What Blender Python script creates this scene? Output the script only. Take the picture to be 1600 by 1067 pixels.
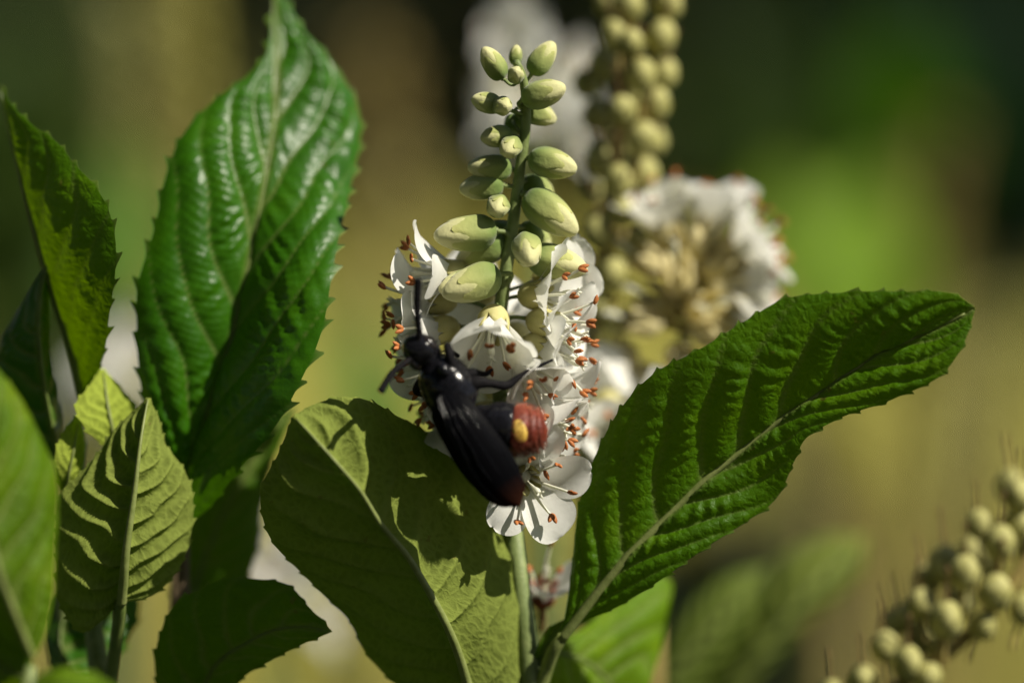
import bpy, math, random
import numpy as np
from mathutils import Vector, Matrix, Quaternion
random.seed(7); rng = np.random.default_rng(7)
scene = bpy.context.scene
for o in list(bpy.data.objects): bpy.data.objects.remove(o)

# ------------------------------------------------------------------ camera, sky, sun, exposure
FOCUS = 500.0            # mm to the plane of focus
WIDTH = 114.0            # mm across the frame in that plane
PITCH = math.radians(-8)
K = WIDTH / 1600.0       # mm per photograph pixel in the plane of focus
FWD = np.array([0, math.cos(PITCH), math.sin(PITCH)])
RIGHT = np.array([1.0, 0, 0])
UP = np.cross(RIGHT, FWD)
CENTRE = np.array([0.0, 0.0, 950.0])     # the plane of focus is 0.95 m above the ground
CAM = CENTRE - FWD * FOCUS
cd = bpy.data.cameras.new('camera'); cam = bpy.data.objects.new('camera', cd)
scene.collection.objects.link(cam); scene.camera = cam
cam.location = CAM * 0.001
cam.rotation_euler = (math.pi / 2 + PITCH, 0, 0)
cd.sensor_width = 36; cd.lens = 36 * FOCUS / WIDTH
cd.clip_start = 0.01; cd.clip_end = 400
cd.dof.use_dof = True; cd.dof.focus_distance = (FOCUS - 4) * 0.001; cd.dof.aperture_fstop = 5.6

SUN = np.array([0.62, -0.26, 0.74]); SUN /= np.linalg.norm(SUN)
world = bpy.data.worlds.new('World'); scene.world = world; world.use_nodes = True
wn = world.node_tree
sky = wn.nodes.new('ShaderNodeTexSky'); sky.sky_type = 'NISHITA'; sky.sun_disc = False
sky.sun_elevation = math.asin(SUN[2]); sky.sun_rotation = math.atan2(SUN[0], SUN[1])
bg = wn.nodes['Background']; bg.inputs['Strength'].default_value = 0.05
wn.links.new(sky.outputs[0], bg.inputs['Color'])
sd = bpy.data.lights.new('sun', 'SUN'); sd.energy = 5.0; sd.angle = math.radians(0.5); sd.color = (1, 0.93, 0.79)
so = bpy.data.objects.new('sun', sd); scene.collection.objects.link(so)
so.rotation_euler = Vector(SUN).to_track_quat('Z', 'Y').to_euler()
so.location = (1, -1, 3)
scene.view_settings.view_transform = 'Standard'; scene.view_settings.look = 'None'
scene.view_settings.exposure = 0.52; scene.view_settings.gamma = 1.0
scene.render.engine = 'CYCLES'
scene.cycles.max_bounces = 8; scene.cycles.transmission_bounces = 6; scene.cycles.diffuse_bounces = 3
scene.cycles.use_denoising = True
scene.cycles.sample_clamp_indirect = 6

# ------------------------------------------------------------------ helpers
MM = 0.001
def P(px, py, d=0.0):
    s = K * (FOCUS + d) / FOCUS
    return CAM + FWD * (FOCUS + d) + RIGHT * ((px - 800) * s) - UP * ((py - 533.5) * s)
def PP(pts): return np.array([P(*p) for p in pts])
def V3(dx, dy, dd):            # direction: right, down in the frame, away
    v = RIGHT * dx - UP * dy + FWD * dd
    return v / np.linalg.norm(v)

def spline(pts, n):
    """smooth curve through pts (k x c; first three columns are xyz), n samples at even arc length"""
    p = np.asarray(pts, float)
    h = np.maximum(np.linalg.norm(np.diff(p[:, :3], axis=0), axis=1), 1e-6)[:, None]
    sl = np.diff(p, axis=0) / h; m = np.empty_like(p); m[0], m[-1] = sl[0], sl[-1]
    if len(p) > 2: m[1:-1] = (sl[:-1] * h[1:] + sl[1:] * h[:-1]) / (h[1:] + h[:-1])
    out = []
    for i in range(len(p) - 1):
        t = np.linspace(0, 1, 24, endpoint=False)[:, None]; a, c, ma, mc = p[i], p[i+1], m[i] * h[i], m[i+1] * h[i]
        out.append((2*t**3 - 3*t*t + 1) * a + (t**3 - 2*t*t + t) * ma + (3*t*t - 2*t**3) * c + (t**3 - t*t) * mc)
    out = np.vstack(out + [p[-1:]])
    L = np.concatenate([[0], np.cumsum(np.linalg.norm(np.diff(out[:, :3], axis=0), axis=1))])
    q = np.linspace(0, L[-1], n)
    return np.stack([np.interp(q, L, out[:, k]) for k in range(out.shape[1])], 1)

def mesh(name, verts, faces, mats, attrs=None, smooth=True, mat_idx=None):
    me = bpy.data.meshes.new(name)
    verts = np.asarray(verts, float) * MM
    if isinstance(faces, np.ndarray):
        nf, k = faces.shape
        me.vertices.add(len(verts)); me.vertices.foreach_set('co', verts.astype(np.float32).ravel())
        me.loops.add(nf * k); me.loops.foreach_set('vertex_index', faces.astype(np.int32).ravel())
        me.polygons.add(nf); me.polygons.foreach_set('loop_start', np.arange(0, nf * k, k, dtype=np.int32))
        me.update(calc_edges=True)
    else:
        me.from_pydata([tuple(v) for v in verts], [], faces)
    for m in (mats if isinstance(mats, (list, tuple)) else [mats]): me.materials.append(m)
    if mat_idx is not None: me.polygons.foreach_set('material_index', np.asarray(mat_idx, np.int32))
    if smooth: me.polygons.foreach_set('use_smooth', np.ones(len(me.polygons), bool))
    for k, (typ, data) in (attrs or {}).items():
        a = me.attributes.new(k, typ, 'POINT')
        a.data.foreach_set('vector' if typ == 'FLOAT_VECTOR' else 'value', np.asarray(data, np.float32).ravel())
    me.validate(); me.update()
    return me

def link(name, data, parent=None, loc=None, rot=None, scale=None):
    o = bpy.data.objects.new(name, data); scene.collection.objects.link(o)
    if parent is not None: o.parent = parent
    if loc is not None: o.location = np.asarray(loc) * MM
    if rot is not None: o.rotation_mode = 'QUATERNION'; o.rotation_quaternion = rot
    if scale is not None: o.scale = (scale,) * 3 if np.isscalar(scale) else scale
    return o
def thing(name, label, cat, base, group=None):
    o = link(name, None, loc=base); o.empty_display_size = 0.005
    o['label'] = label; o['category'] = cat
    if group: o['group'] = group
    return o
def tag(o, label=None, cat=None, group=None, kind=None):
    for k, v in (('label', label), ('category', cat), ('group', group), ('kind', kind)):
        if v: o[k] = v
    return o
def origin(o): return np.array(o.location) / MM

def grid_faces(n, m, wrap=False):
    i = np.arange(n - 1)[:, None]; j = np.arange(m if wrap else m - 1)[None, :]
    a = i * m + j; b = i * m + (j + 1) % m
    return np.stack([a, b, b + m, a + m], -1).reshape(-1, 4)

def frames(c):
    """tangent, normal, binormal along a polyline, parallel transported"""
    t = np.gradient(c, axis=0); t /= np.linalg.norm(t, axis=1)[:, None] + 1e-12
    n = np.cross(t[0], FWD if abs(t[0] @ FWD) < 0.9 else UP); n /= np.linalg.norm(n)
    ns = []
    for k in range(len(c)):
        n = n - t[k] * (n @ t[k]); n = n / (np.linalg.norm(n) + 1e-12); ns.append(n)
    ns = np.array(ns)
    return t, ns, np.cross(t, ns)

def tube(pts, radii, n=24, seg=10, flat=1.0):
    """closed tapered tube through pts with a radius at each: verts, faces"""
    q = spline(np.column_stack([pts, radii]), n); c, r = q[:, :3], np.maximum(q[:, 3], 0.01)
    t, a, b = frames(c)
    th = np.linspace(0, 2 * math.pi, seg, endpoint=False)
    v = c[:, None] + r[:, None, None] * (a[:, None] * np.cos(th)[None, :, None] + flat * b[:, None] * np.sin(th)[None, :, None])
    v = v.reshape(-1, 3); f = [tuple(x) for x in grid_faces(n, seg, True)]
    f.append(tuple(range(seg))[::-1]); f.append(tuple(range((n - 1) * seg, n * seg)))
    return v, f
def lathe(prof, seg=16, lobes=0, depth=0.0, squash=1.0):
    """profile of (r, z); lobes pinch the section"""
    prof = np.array(prof, float); th = np.linspace(0, 2 * math.pi, seg, endpoint=False)
    mod = 1 - depth * (0.5 - 0.5 * np.cos(lobes * th)) if lobes else np.ones(seg)
    x = prof[:, 0:1] * mod * np.cos(th); y = prof[:, 0:1] * mod * np.sin(th) * squash
    z = np.repeat(prof[:, 1:2], seg, 1)
    return np.stack([x, y, z], -1).reshape(-1, 3), [tuple(f) for f in grid_faces(len(prof), seg, True)]
def smooth_profile(pr, n=16):
    q = spline(np.column_stack([pr, np.zeros(len(pr))]), n); q[:, 0] = np.maximum(q[:, 0], 0.005); return q[:, :2]
def join(parts):
    """[(verts, faces, material index)] -> verts, faces, indices"""
    vs, fs, mi, k = [], [], [], 0
    for v, f, m in parts:
        vs.append(np.asarray(v)); fs += [tuple(int(i) + k for i in g) for g in f]; mi += [m] * len(f); k += len(v)
    return np.vstack(vs), fs, mi
def aim(d, roll=0.0):
    return Vector(d).to_track_quat('Z', 'Y') @ Quaternion((0, 0, 1), roll)

# ------------------------------------------------------------------ materials
class Mat:
    def __init__(s, name):
        s.m = bpy.data.materials.new(name); s.m.use_nodes = True; s.t = s.m.node_tree
        s.n = s.t.nodes; s.p = s.n['Principled BSDF']; s.out = s.n['Material Output']
    def new(s, typ, **kw):
        n = s.n.new('ShaderNode' + typ)
        for k, v in kw.items(): setattr(n, k, v)
        return n
    def l(s, a, b): s.t.links.new(a, b)
    def noise(s, scale, detail=3, vec=None, rough=0.55):
        n = s.new('TexNoise'); n.inputs['Scale'].default_value = scale; n.inputs['Detail'].default_value = detail
        n.inputs['Roughness'].default_value = rough
        if vec is not None: s.l(vec, n.inputs['Vector'])
        return n.outputs['Fac']
    def coords(s): return s.new('TexCoord').outputs['Object']
    def ramp(s, fac, stops):
        r = s.new('ValToRGB'); e = r.color_ramp.elements
        while len(e) < len(stops): e.new(0.5)
        for x, (p, c) in zip(e, stops): x.position = p; x.color = (*c, 1)
        s.l(fac, r.inputs['Fac']); return r.outputs['Color']
    def mix(s, fac, a, b, blend='MIX'):
        n = s.new('Mix', data_type='RGBA', blend_type=blend)
        for sock, v in ((n.inputs[0], fac), (n.inputs[6], a), (n.inputs[7], b)):
            if isinstance(v, (int, float)): sock.default_value = v
            elif isinstance(v, tuple): sock.default_value = (*v, 1)
            else: s.l(v, sock)
        return n.outputs[2]
    def math(s, op, a, b=0.0):
        n = s.new('Math', operation=op)
        for sock, v in ((n.inputs[0], a), (n.inputs[1], b)):
            if isinstance(v, (int, float)): sock.default_value = v
            else: s.l(v, sock)
        return n.outputs[0]
    def bump(s, h, strength, dist, nrm=None):
        b = s.new('Bump'); b.inputs['Strength'].default_value = strength; b.inputs['Distance'].default_value = dist
        s.l(h, b.inputs['Height'])
        if nrm is not None: s.l(nrm, b.inputs['Normal'])
        return b.outputs['Normal']
    def set(s, **kw):
        for k, v in kw.items():
            sock = s.p.inputs[k]
            if isinstance(v, (int, float)): sock.default_value = v
            elif isinstance(v, tuple): sock.default_value = (*v, 1)
            else: s.l(v, sock)
        return s

def leaf_material(name, top, under, trans, tfac=0.35, rough=0.36, vein=(0.20, 0.24, 0.07), spec=0.5, bump=0.5):
    M = Mat(name)
    vec = M.new('Attribute', attribute_name='luv').outputs['Vector']
    va = M.new('Attribute', attribute_name='vein').outputs['Fac']
    back = M.new('NewGeometry').outputs['Backfacing']
    n1 = M.noise(0.16, 4, vec); n2 = M.noise(1.6, 3, vec)
    vo = M.new('TexVoronoi', feature='DISTANCE_TO_EDGE'); vo.inputs['Scale'].default_value = 1.0
    wv = M.new('VectorMath', operation='ADD'); nz = M.new('TexNoise'); nz.inputs['Scale'].default_value = 0.9
    M.l(vec, nz.inputs['Vector']); M.l(vec, wv.inputs[0]); M.l(nz.outputs['Color'], wv.inputs[1])
    M.l(wv.outputs[0], vo.inputs['Vector'])
    cell = M.math('MINIMUM', M.math('MULTIPLY', vo.outputs['Distance'], 3.2), 1.0)
    dark = lambda c, f: tuple(x * f for x in c)
    tc = M.ramp(n1, [(0.32, dark(top, 0.7)), (0.5, top), (0.7, (top[0] * 1.5, top[1] * 1.2, top[2] * 1.1))])
    tc = M.mix(M.math('MULTIPLY', n2, 0.35), tc, dark(top, 0.55))
    tc = M.mix(M.math('MULTIPLY', va, 0.75), tc, vein)
    uc = M.ramp(n1, [(0.3, dark(under, 0.82)), (0.7, dark(under, 1.15))])
    uc = M.mix(M.math('MULTIPLY', M.math('SUBTRACT', 1.0, cell), 0.55), uc, dark(under, 1.6))
    uc = M.mix(M.math('MULTIPLY', va, 0.8), uc, tuple(min(1, x * 1.6) for x in under))
    # a few brown specks, as old leaves have
    sp = M.noise(0.55, 2, vec)
    spot = M.math('MULTIPLY', M.math('GREATER_THAN', sp, 0.735), 0.6)
    tc = M.mix(spot, tc, (0.10, 0.06, 0.02)); uc = M.mix(spot, uc, (0.13, 0.08, 0.03))
    col = M.mix(back, tc, uc)
    h = M.math('ADD', M.math('MULTIPLY', cell, 0.6), M.math('MULTIPLY', M.noise(5, 3, vec), 0.6))
    nrm = M.bump(h, bump, 0.00022)
    M.set(**{'Base Color': col, 'Normal': nrm, 'Roughness': M.math('ADD', M.math('ADD', rough - 0.1, M.math('MULTIPLY', n2, 0.2)), M.math('MULTIPLY', back, 0.28)),
             'Specular IOR Level': M.math('MULTIPLY', M.math('SUBTRACT', 1.0, M.math('MULTIPLY', back, 0.8)), spec)})
    tr = M.new('BsdfTranslucent')
    tcol = M.mix(M.math('MULTIPLY', va, 0.6), M.mix(M.math('MULTIPLY', n2, 0.6), trans, dark(trans, 0.55)), dark(trans, 0.5))
    M.l(tcol, tr.inputs['Color']); M.l(nrm, tr.inputs['Normal'])
    mx = M.new('MixShader'); mx.inputs[0].default_value = tfac
    M.l(M.p.outputs[0], mx.inputs[1]); M.l(tr.outputs[0], mx.inputs[2]); M.l(mx.outputs[0], M.out.inputs['Surface'])
    return M.m

def thin_material(name, stops, trans, tfac, rough=0.5, scale=900, bump=0.3, spec=0.4, dist=0.0001):
    """slightly translucent plant tissue"""
    M = Mat(name); v = M.coords()
    n = M.noise(scale, 4, v)
    M.set(**{'Base Color': M.ramp(n, stops), 'Roughness': rough, 'Specular IOR Level': spec, 'Normal': M.bump(M.noise(scale * 3, 3, v), bump, dist)})
    tr = M.new('BsdfTranslucent'); tr.inputs['Color'].default_value = (*trans, 1)
    mx = M.new('MixShader'); mx.inputs[0].default_value = tfac
    M.l(M.p.outputs[0], mx.inputs[1]); M.l(tr.outputs[0], mx.inputs[2]); M.l(mx.outputs[0], M.out.inputs['Surface'])
    return M.m

GLOSSY = leaf_material('leaf_glossy', (0.030, 0.122, 0.002), (0.12, 0.16, 0.03), (0.10, 0.27, 0.0), 0.28, 0.36, spec=0.32, bump=0.14)
LEAF = leaf_material('leaf_green', (0.050, 0.135, 0.001), (0.150, 0.185, 0.038), (0.19, 0.34, 0.0), 0.30, 0.45, spec=0.18)
YOUNG = leaf_material('leaf_young', (0.13, 0.25, 0.004), (0.25, 0.31, 0.045), (0.32, 0.48, 0.004), 0.40, 0.5, spec=0.15)
FRESH = leaf_material('leaf_fresh', (0.088, 0.175, 0.003), (0.19, 0.235, 0.04), (0.25, 0.40, 0.0), 0.36, 0.5, spec=0.12)
VEIN = thin_material('leaf_vein', [(0.3, (0.16, 0.20, 0.05)), (0.7, (0.24, 0.28, 0.09))], (0.3, 0.35, 0.08), 0.15, 0.5)
VEIN_D = thin_material('leaf_vein_deep', [(0.3, (0.10, 0.15, 0.03)), (0.7, (0.17, 0.22, 0.06))], (0.2, 0.3, 0.05), 0.15, 0.45)
STEM = thin_material('green_stem', [(0.3, (0.13, 0.18, 0.05)), (0.7, (0.23, 0.28, 0.10))], (0.2, 0.3, 0.05), 0.12, 0.55, bump=0.6)
WOOD = thin_material('woody_stem', [(0.3, (0.07, 0.05, 0.03)), (0.7, (0.16, 0.11, 0.06))], (0.1, 0.07, 0.03), 0.0, 0.8, bump=0.8)
def bud_material(name, lo, hi):
    M = Mat(name); v = M.coords(); sx = M.new('SeparateXYZ'); M.l(v, sx.inputs[0])
    t = M.math('ADD', M.math('MULTIPLY', sx.outputs['Z'], 240.0), M.math('MULTIPLY', M.math('SUBTRACT', M.noise(600, 4, v), 0.5), 0.35))
    col = M.ramp(t, [(0.0, lo), (0.45, tuple((a + c) / 2 for a, c in zip(lo, hi))), (0.95, hi)])
    M.set(**{'Base Color': col, 'Roughness': 0.62, 'Specular IOR Level': 0.2, 'Sheen Weight': 0.25, 'Normal': M.bump(M.noise(2600, 3, v), 0.5, 0.00012)})
    tr = M.new('BsdfTranslucent'); M.l(col, tr.inputs['Color']); mx = M.new('MixShader'); mx.inputs[0].default_value = 0.25
    M.l(M.p.outputs[0], mx.inputs[1]); M.l(tr.outputs[0], mx.inputs[2]); M.l(mx.outputs[0], M.out.inputs['Surface']); return M.m
BUD = bud_material('bud_sepal', (0.17, 0.25, 0.06), (0.54, 0.55, 0.20)); BUDTIP = bud_material('bud_petal', (0.40, 0.45, 0.15), (0.66, 0.645, 0.33))
PETAL = thin_material('petal', [(0.3, (0.80, 0.80, 0.76)), (0.7, (0.88, 0.88, 0.85))], (0.86, 0.86, 0.78), 0.42, 0.45, 700, 0.35)
FILA = thin_material('filament', [(0.3, (0.78, 0.78, 0.66)), (0.7, (0.85, 0.85, 0.75))], (0.8, 0.8, 0.6), 0.35, 0.45)
ANTHER = thin_material('anther', [(0.3, (0.30, 0.085, 0.02)), (0.7, (0.52, 0.19, 0.05))], (0.5, 0.15, 0.02), 0.15, 0.6, 1500, 0.6)
CALYX = thin_material('calyx', [(0.3, (0.52, 0.50, 0.18)), (0.7, (0.68, 0.64, 0.32))], (0.7, 0.6, 0.08), 0.3, 0.5, 500)
SPENTC = thin_material('spent_calyx', [(0.3, (0.68, 0.60, 0.28)), (0.7, (0.82, 0.75, 0.45))], (0.8, 0.66, 0.2), 0.3, 0.55, 500)
FRUIT = thin_material('capsule', [(0.3, (0.29, 0.28, 0.08)), (0.7, (0.46, 0.44, 0.17))], (0.4, 0.35, 0.05), 0.08, 0.65, 900, 0.8)
STYLE = thin_material('dry_style', [(0.3, (0.10, 0.05, 0.02)), (0.7, (0.20, 0.11, 0.04))], (0.2, 0.1, 0.02), 0.05, 0.7)
PEDI = thin_material('pedicel', [(0.3, (0.26, 0.20, 0.06)), (0.7, (0.40, 0.31, 0.10))], (0.3, 0.2, 0.03), 0.1, 0.6)
REDBIT = thin_material('spent_red', [(0.3, (0.22, 0.04, 0.02)), (0.7, (0.35, 0.09, 0.05))], (0.4, 0.06, 0.03), 0.2, 0.6)

def solid(name, stops, rough, scale, bump=0.3, dist=0.0001, **kw):
    M = Mat(name); v = M.coords()
    M.set(**{'Base Color': M.ramp(M.noise(scale, 4, v), stops), 'Roughness': rough, 'Normal': M.bump(M.noise(scale * 2.5, 4, v), bump, dist)})
    for k, val in kw.items(): M.set(**{k.replace('_', ' '): val})
    return M.m
CHITIN = solid('wasp_black', [(0.3, (0.004, 0.004, 0.005)), (0.7, (0.010, 0.010, 0.013))], 0.15, 2500, 0.15, Specular_IOR_Level=0.22)
CHITIN2 = solid('wasp_black_leg', [(0.3, (0.006, 0.006, 0.007)), (0.7, (0.014, 0.013, 0.014))], 0.6, 2500, 0.3, Specular_IOR_Level=0.02)
REDAB = solid('wasp_red', [(0.3, (0.09, 0.010, 0.004)), (0.7, (0.20, 0.026, 0.009))], 0.5, 1500, 0.6)
YELLOW = solid('wasp_yellow', [(0.3, (0.72, 0.47, 0.07)), (0.7, (0.85, 0.62, 0.14))], 0.4, 900)
EYE = solid('wasp_eye', [(0.3, (0.010, 0.008, 0.008)), (0.7, (0.02, 0.014, 0.012))], 0.16, 4000)
HAIRB = solid('wasp_hair_black', [(0.3, (0.005, 0.005, 0.005)), (0.7, (0.010, 0.009, 0.008))], 0.7, 2000, Specular_IOR_Level=0.1)
HAIRR = solid('wasp_hair_red', [(0.3, (0.15, 0.022, 0.007)), (0.7, (0.26, 0.055, 0.016))], 0.6, 2000)
def wing_material():
    M = Mat('wasp_wing')
    a = M.new('Attribute', attribute_name='along').outputs['Fac']
    vec = M.new('Attribute', attribute_name='luv').outputs['Vector']
    n = M.noise(0.5, 3, vec)
    col = M.ramp(M.math('ADD', a, M.math('MULTIPLY', n, 0.06)), [(0.82, (0.003, 0.003, 0.004)), (1.0, (0.026, 0.009, 0.005))])
    M.set(**{'Base Color': col, 'Roughness': 0.5, 'Normal': M.bump(M.noise(2.2, 3, vec), 0.35, 0.0001), 'Specular IOR Level': 0.03})
    tr = M.new('BsdfTranslucent'); M.l(col, tr.inputs['Color'])
    mx = M.new('MixShader'); mx.inputs[0].default_value = 0.2
    M.l(M.p.outputs[0], mx.inputs[1]); M.l(tr.outputs[0], mx.inputs[2]); M.l(mx.outputs[0], M.out.inputs['Surface'])
    return M.m
WING = wing_material()

def foliage_material(name, stops, trans, tfac=0.25, rough=0.5):
    M = Mat(name)
    g = M.new('NewGeometry'); v = M.coords()
    f = M.math('ADD', M.math('MULTIPLY', g.outputs['Random Per Island'], 0.7), M.math('MULTIPLY', M.noise(14, 2, v), 0.3))
    col = M.ramp(f, stops)
    M.set(**{'Base Color': col, 'Roughness': rough, 'Specular IOR Level': 0.35, 'Normal': M.bump(M.noise(300, 2, v), 0.3, 0.001)})
    tr = M.new('BsdfTranslucent'); tr.inputs['Color'].default_value = (*trans, 1)
    mx = M.new('MixShader'); mx.inputs[0].default_value = tfac
    M.l(M.p.outputs[0], mx.inputs[1]); M.l(tr.outputs[0], mx.inputs[2]); M.l(mx.outputs[0], M.out.inputs['Surface'])
    return M.m
F_SHADE = foliage_material('foliage_shade_dark', [(0.2, (0.004, 0.008, 0.003)), (0.6, (0.009, 0.018, 0.006)), (0.9, (0.016, 0.028, 0.009))], (0.02, 0.05, 0.004), 0.15)  # near-black leaf green, with the shade of the far growth put into the colour
F_MID = foliage_material('foliage_mid', [(0.2, (0.04, 0.075, 0.012)), (0.6, (0.075, 0.13, 0.02)), (0.9, (0.11, 0.17, 0.03))], (0.07, 0.15, 0.01))
F_LIME = foliage_material('foliage_lime', [(0.2, (0.16, 0.25, 0.015)), (0.6, (0.24, 0.36, 0.02)), (0.9, (0.32, 0.42, 0.03))], (0.36, 0.5, 0.01), 0.35)
F_OLIVE = foliage_material('foliage_olive', [(0.2, (0.09, 0.10, 0.025)), (0.6, (0.16, 0.16, 0.045)), (0.9, (0.24, 0.22, 0.07))], (0.2, 0.2, 0.03))
F_TAN = foliage_material('foliage_tan', [(0.2, (0.20, 0.19, 0.035)), (0.6, (0.32, 0.30, 0.06)), (0.9, (0.44, 0.41, 0.11))], (0.38, 0.33, 0.04))
F_BROWN = foliage_material('foliage_brown', [(0.2, (0.18, 0.14, 0.04)), (0.6, (0.29, 0.22, 0.06)), (0.9, (0.38, 0.30, 0.09))], (0.2, 0.1, 0.03))
F_TEAL = foliage_material('foliage_blue_green', [(0.2, (0.014, 0.036, 0.018)), (0.6, (0.026, 0.062, 0.03)), (0.9, (0.04, 0.085, 0.04))], (0.03, 0.09, 0.02), 0.2)
def ground_material():
    M = Mat('meadow_soil'); v = M.coords()
    a = M.noise(0.8, 5, v); b = M.noise(9, 5, v)
    c = M.ramp(a, [(0.35, (0.21, 0.20, 0.018)), (0.55, (0.31, 0.28, 0.03)), (0.7, (0.18, 0.22, 0.018))])
    M.set(**{'Base Color': M.mix(M.math('MULTIPLY', b, 0.4), c, (0.15, 0.13, 0.035)), 'Roughness': 0.95, 'Normal': M.bump(b, 0.8, 0.03)})
    return M.m
SOIL = ground_material()

# ------------------------------------------------------------------ the setting: ground
n = 60; xs = np.linspace(-1, 1, n); xs = np.sign(xs) * np.abs(xs) ** 2.2 * 120000
gx, gy = np.meshgrid(xs, xs, indexing='ij'); rr = np.hypot(gx, gy)
gz = 25 * np.sin(gx / 700) * np.cos(gy / 900) * np.clip(rr / 3000, 0, 1) - 30 - 20 * np.clip(rr / 3000, 0, 1)
tag(link('ground', mesh('ground', np.stack([gx, gy, gz], -1).reshape(-1, 3), grid_faces(n, n)[:, ::-1].copy(), SOIL)), kind='structure')

# unseen dark sheet added over the near ground to cut light bounced upwards
DARK_BED = solid('dark_bed_brown', [(0.3, (0.022, 0.014, 0.009)), (0.55, (0.05, 0.032, 0.02)), (0.75, (0.085, 0.058, 0.038))], 0.95, 60, 1.0, 0.02)
bx, by = np.meshgrid(np.linspace(-7000, 7000, 60), np.linspace(-9000, 3600, 60), indexing='ij')
bz = 14 + 9 * np.sin(bx / 170) * np.cos(by / 210) + 6 * np.sin(bx / 61 + by / 77)
tag(link('bounce_damping_bed', mesh('bounce_damping_bed', np.stack([bx, by, bz], -1).reshape(-1, 3), grid_faces(60, 60)[:, ::-1].copy(), DARK_BED)), kind='structure')

# ------------------------------------------------------------------ leaf builder
LEAFSEED = [0]
def leaf(parent, mid, L, R, mat, under=False, veins=9, amp=0.5, amp2=0.16, shear=0.26, bulge=(0.06, 0.06), tooth=0.9, gap=3.2,
         rib=0.42, ribmat=None, petiole=None, N=230, M=26, label=None, wave=0.0, ladder=2.2):
    """mid, L, R: (px, py, depth) from base to tip; L and R without the two ends. under: the lower face is towards the camera."""
    LEAFSEED[0] += 1; r = np.random.default_rng(LEAFSEED[0] * 17)
    mid = [tuple(p) for p in mid]
    cm = spline(PP(mid), N); cl = spline(PP([mid[0]] + list(L) + [mid[-1]]), N); cr = spline(PP([mid[0]] + list(R) + [mid[-1]]), N)
    t = np.linspace(0, 1, N); Ln = np.linalg.norm(np.diff(cm, axis=0), axis=1).sum()
    s = np.linspace(0, 1, M + 1) ** 0.95
    half = []
    for h, (c, bg_) in enumerate(((cl, bulge[0]), (cr, bulge[1]))):
        e = c - cm; w = np.linalg.norm(e, axis=1)
        tan = np.gradient(cm, axis=0); nn = np.cross(tan, e); nn /= np.linalg.norm(nn, axis=1)[:, None] + 1e-9
        if h == 0: nn = -nn
        sg = np.sign(np.nansum((nn @ -FWD) * w)) or 1; nn = nn * sg
        for _ in range(3):
            nn = (np.roll(nn, 1, 0) + nn + np.roll(nn, -1, 0)); nn[0] = nn[1]; nn[-1] = nn[-2]; nn /= np.linalg.norm(nn, axis=1)[:, None]
        pos = cm[:, None] + e[:, None] * s[None, :, None] + nn[:, None] * (bg_ * w[:, None] * 4 * s * (1 - s) * (0.5 + s))[..., None]
        half.append((pos, w, c))
    G = np.concatenate([half[0][0][:, ::-1], half[1][0][:, 1:]], 1)            # N x (2M+1)
    S = np.concatenate([-s[::-1], s[1:]])
    W = np.where(S[None, :] < 0, half[0][1][:, None], half[1][1][:, None]) * np.ones((N, 1))
    def normals(G):
        nr = np.cross(np.gradient(G, axis=0), np.gradient(G, axis=1)); nr /= np.linalg.norm(nr, axis=2)[..., None] + 1e-9; return nr
    nr = normals(G); core = nr[N//5:-N//5, M-4:M+5].reshape(-1, 3).mean(0)
    flip = core @ -FWD < 0
    if flip: nr = -nr
    A = np.abs(S)[None, :] * np.ones((N, 1)); T = t[:, None] * np.ones_like(A)
    off = np.where(S[None, :] < 0, 0.0, 0.42)
    jit = 0.10 * np.sin(T * 21 + off * 9 + LEAFSEED[0]) + 0.05 * np.sin(T * 47 + off * 5 + 2 * LEAFSEED[0]) + 0.06 * np.sin(A * 3.1 + T * 13 + LEAFSEED[0] * 1.3)
    u = (T - shear * A ** 1.25) * veins * 1.12 + off + jit
    f = u - np.floor(u); kk = np.floor(u).astype(int)
    hs = np.sin(np.pi * f)
    fade = np.clip(T / 0.06, 0, 1) * np.clip((1 - T) / 0.12, 0, 1) * np.clip(A / 0.05, 0, 1) * (1 - 0.95 * A ** 5) * np.clip(W / 6, 0, 1)
    ph = r.uniform(0, 6.28, 400)
    v = A * W
    ux = W; uy = shear * 1.25 * Ln * np.maximum(A, .05) ** .25; ul = np.hypot(ux, uy) + 1e-6
    along = (v * ux + T * Ln * uy) / ul
    lad = np.sin(along / ladder * 2 * np.pi * (1 + 0.12 * np.sin(kk * 2.3)) + ph[kk % 397] + 0.9 * np.sin(f * 3 + kk) + 1.3 * np.sin(along * 0.7 + kk)) * (0.55 + 0.45 * np.sin(along * 0.45 + kk * 1.7 + ph[(kk + 3) % 397]))
    fine = np.sin(along * 5.1 + 3 * f + ph[(kk + 7) % 397]) * np.sin(f * 19 + v + kk)
    vv = np.minimum(f, 1 - f) * Ln / (veins * 1.12) * 0.75                         # mm from the nearest side vein
    sgn = -1.0 if under else 1.0
    patch = 0.78 + 0.30 * np.sin(T * 9.3 + A * 2.2 + off * 7 + LEAFSEED[0]) * np.sin(T * 5.1 - A * 3.7 + LEAFSEED[0] * .6)
    disp = sgn * fade * patch * (amp * hs ** 0.75 + amp2 * (0.65 * lad + 0.35 * fine) * hs ** 0.8)
    if under: disp = disp + fade * 0.18 * np.exp(-(vv / 0.35) ** 2) + 0.25 * np.exp(-(v / 0.7) ** 2)
    disp = disp + wave * (W / 12) * A ** 2 * (np.sin(T * 17 + off * 6 + LEAFSEED[0]) + 0.6 * np.sin(T * 41 + off * 3))
    G = G + nr * disp[..., None]
    vein = np.maximum(np.exp(-(vv / (0.16 + 0.10 * (1 - A))) ** 2) * (1 - 0.6 * A) * np.clip(T / 0.05, 0, 1), np.exp(-(v / 0.45) ** 2))
    # margin: a further column on each side carries the bristle-tipped teeth
    edge = []
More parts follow.
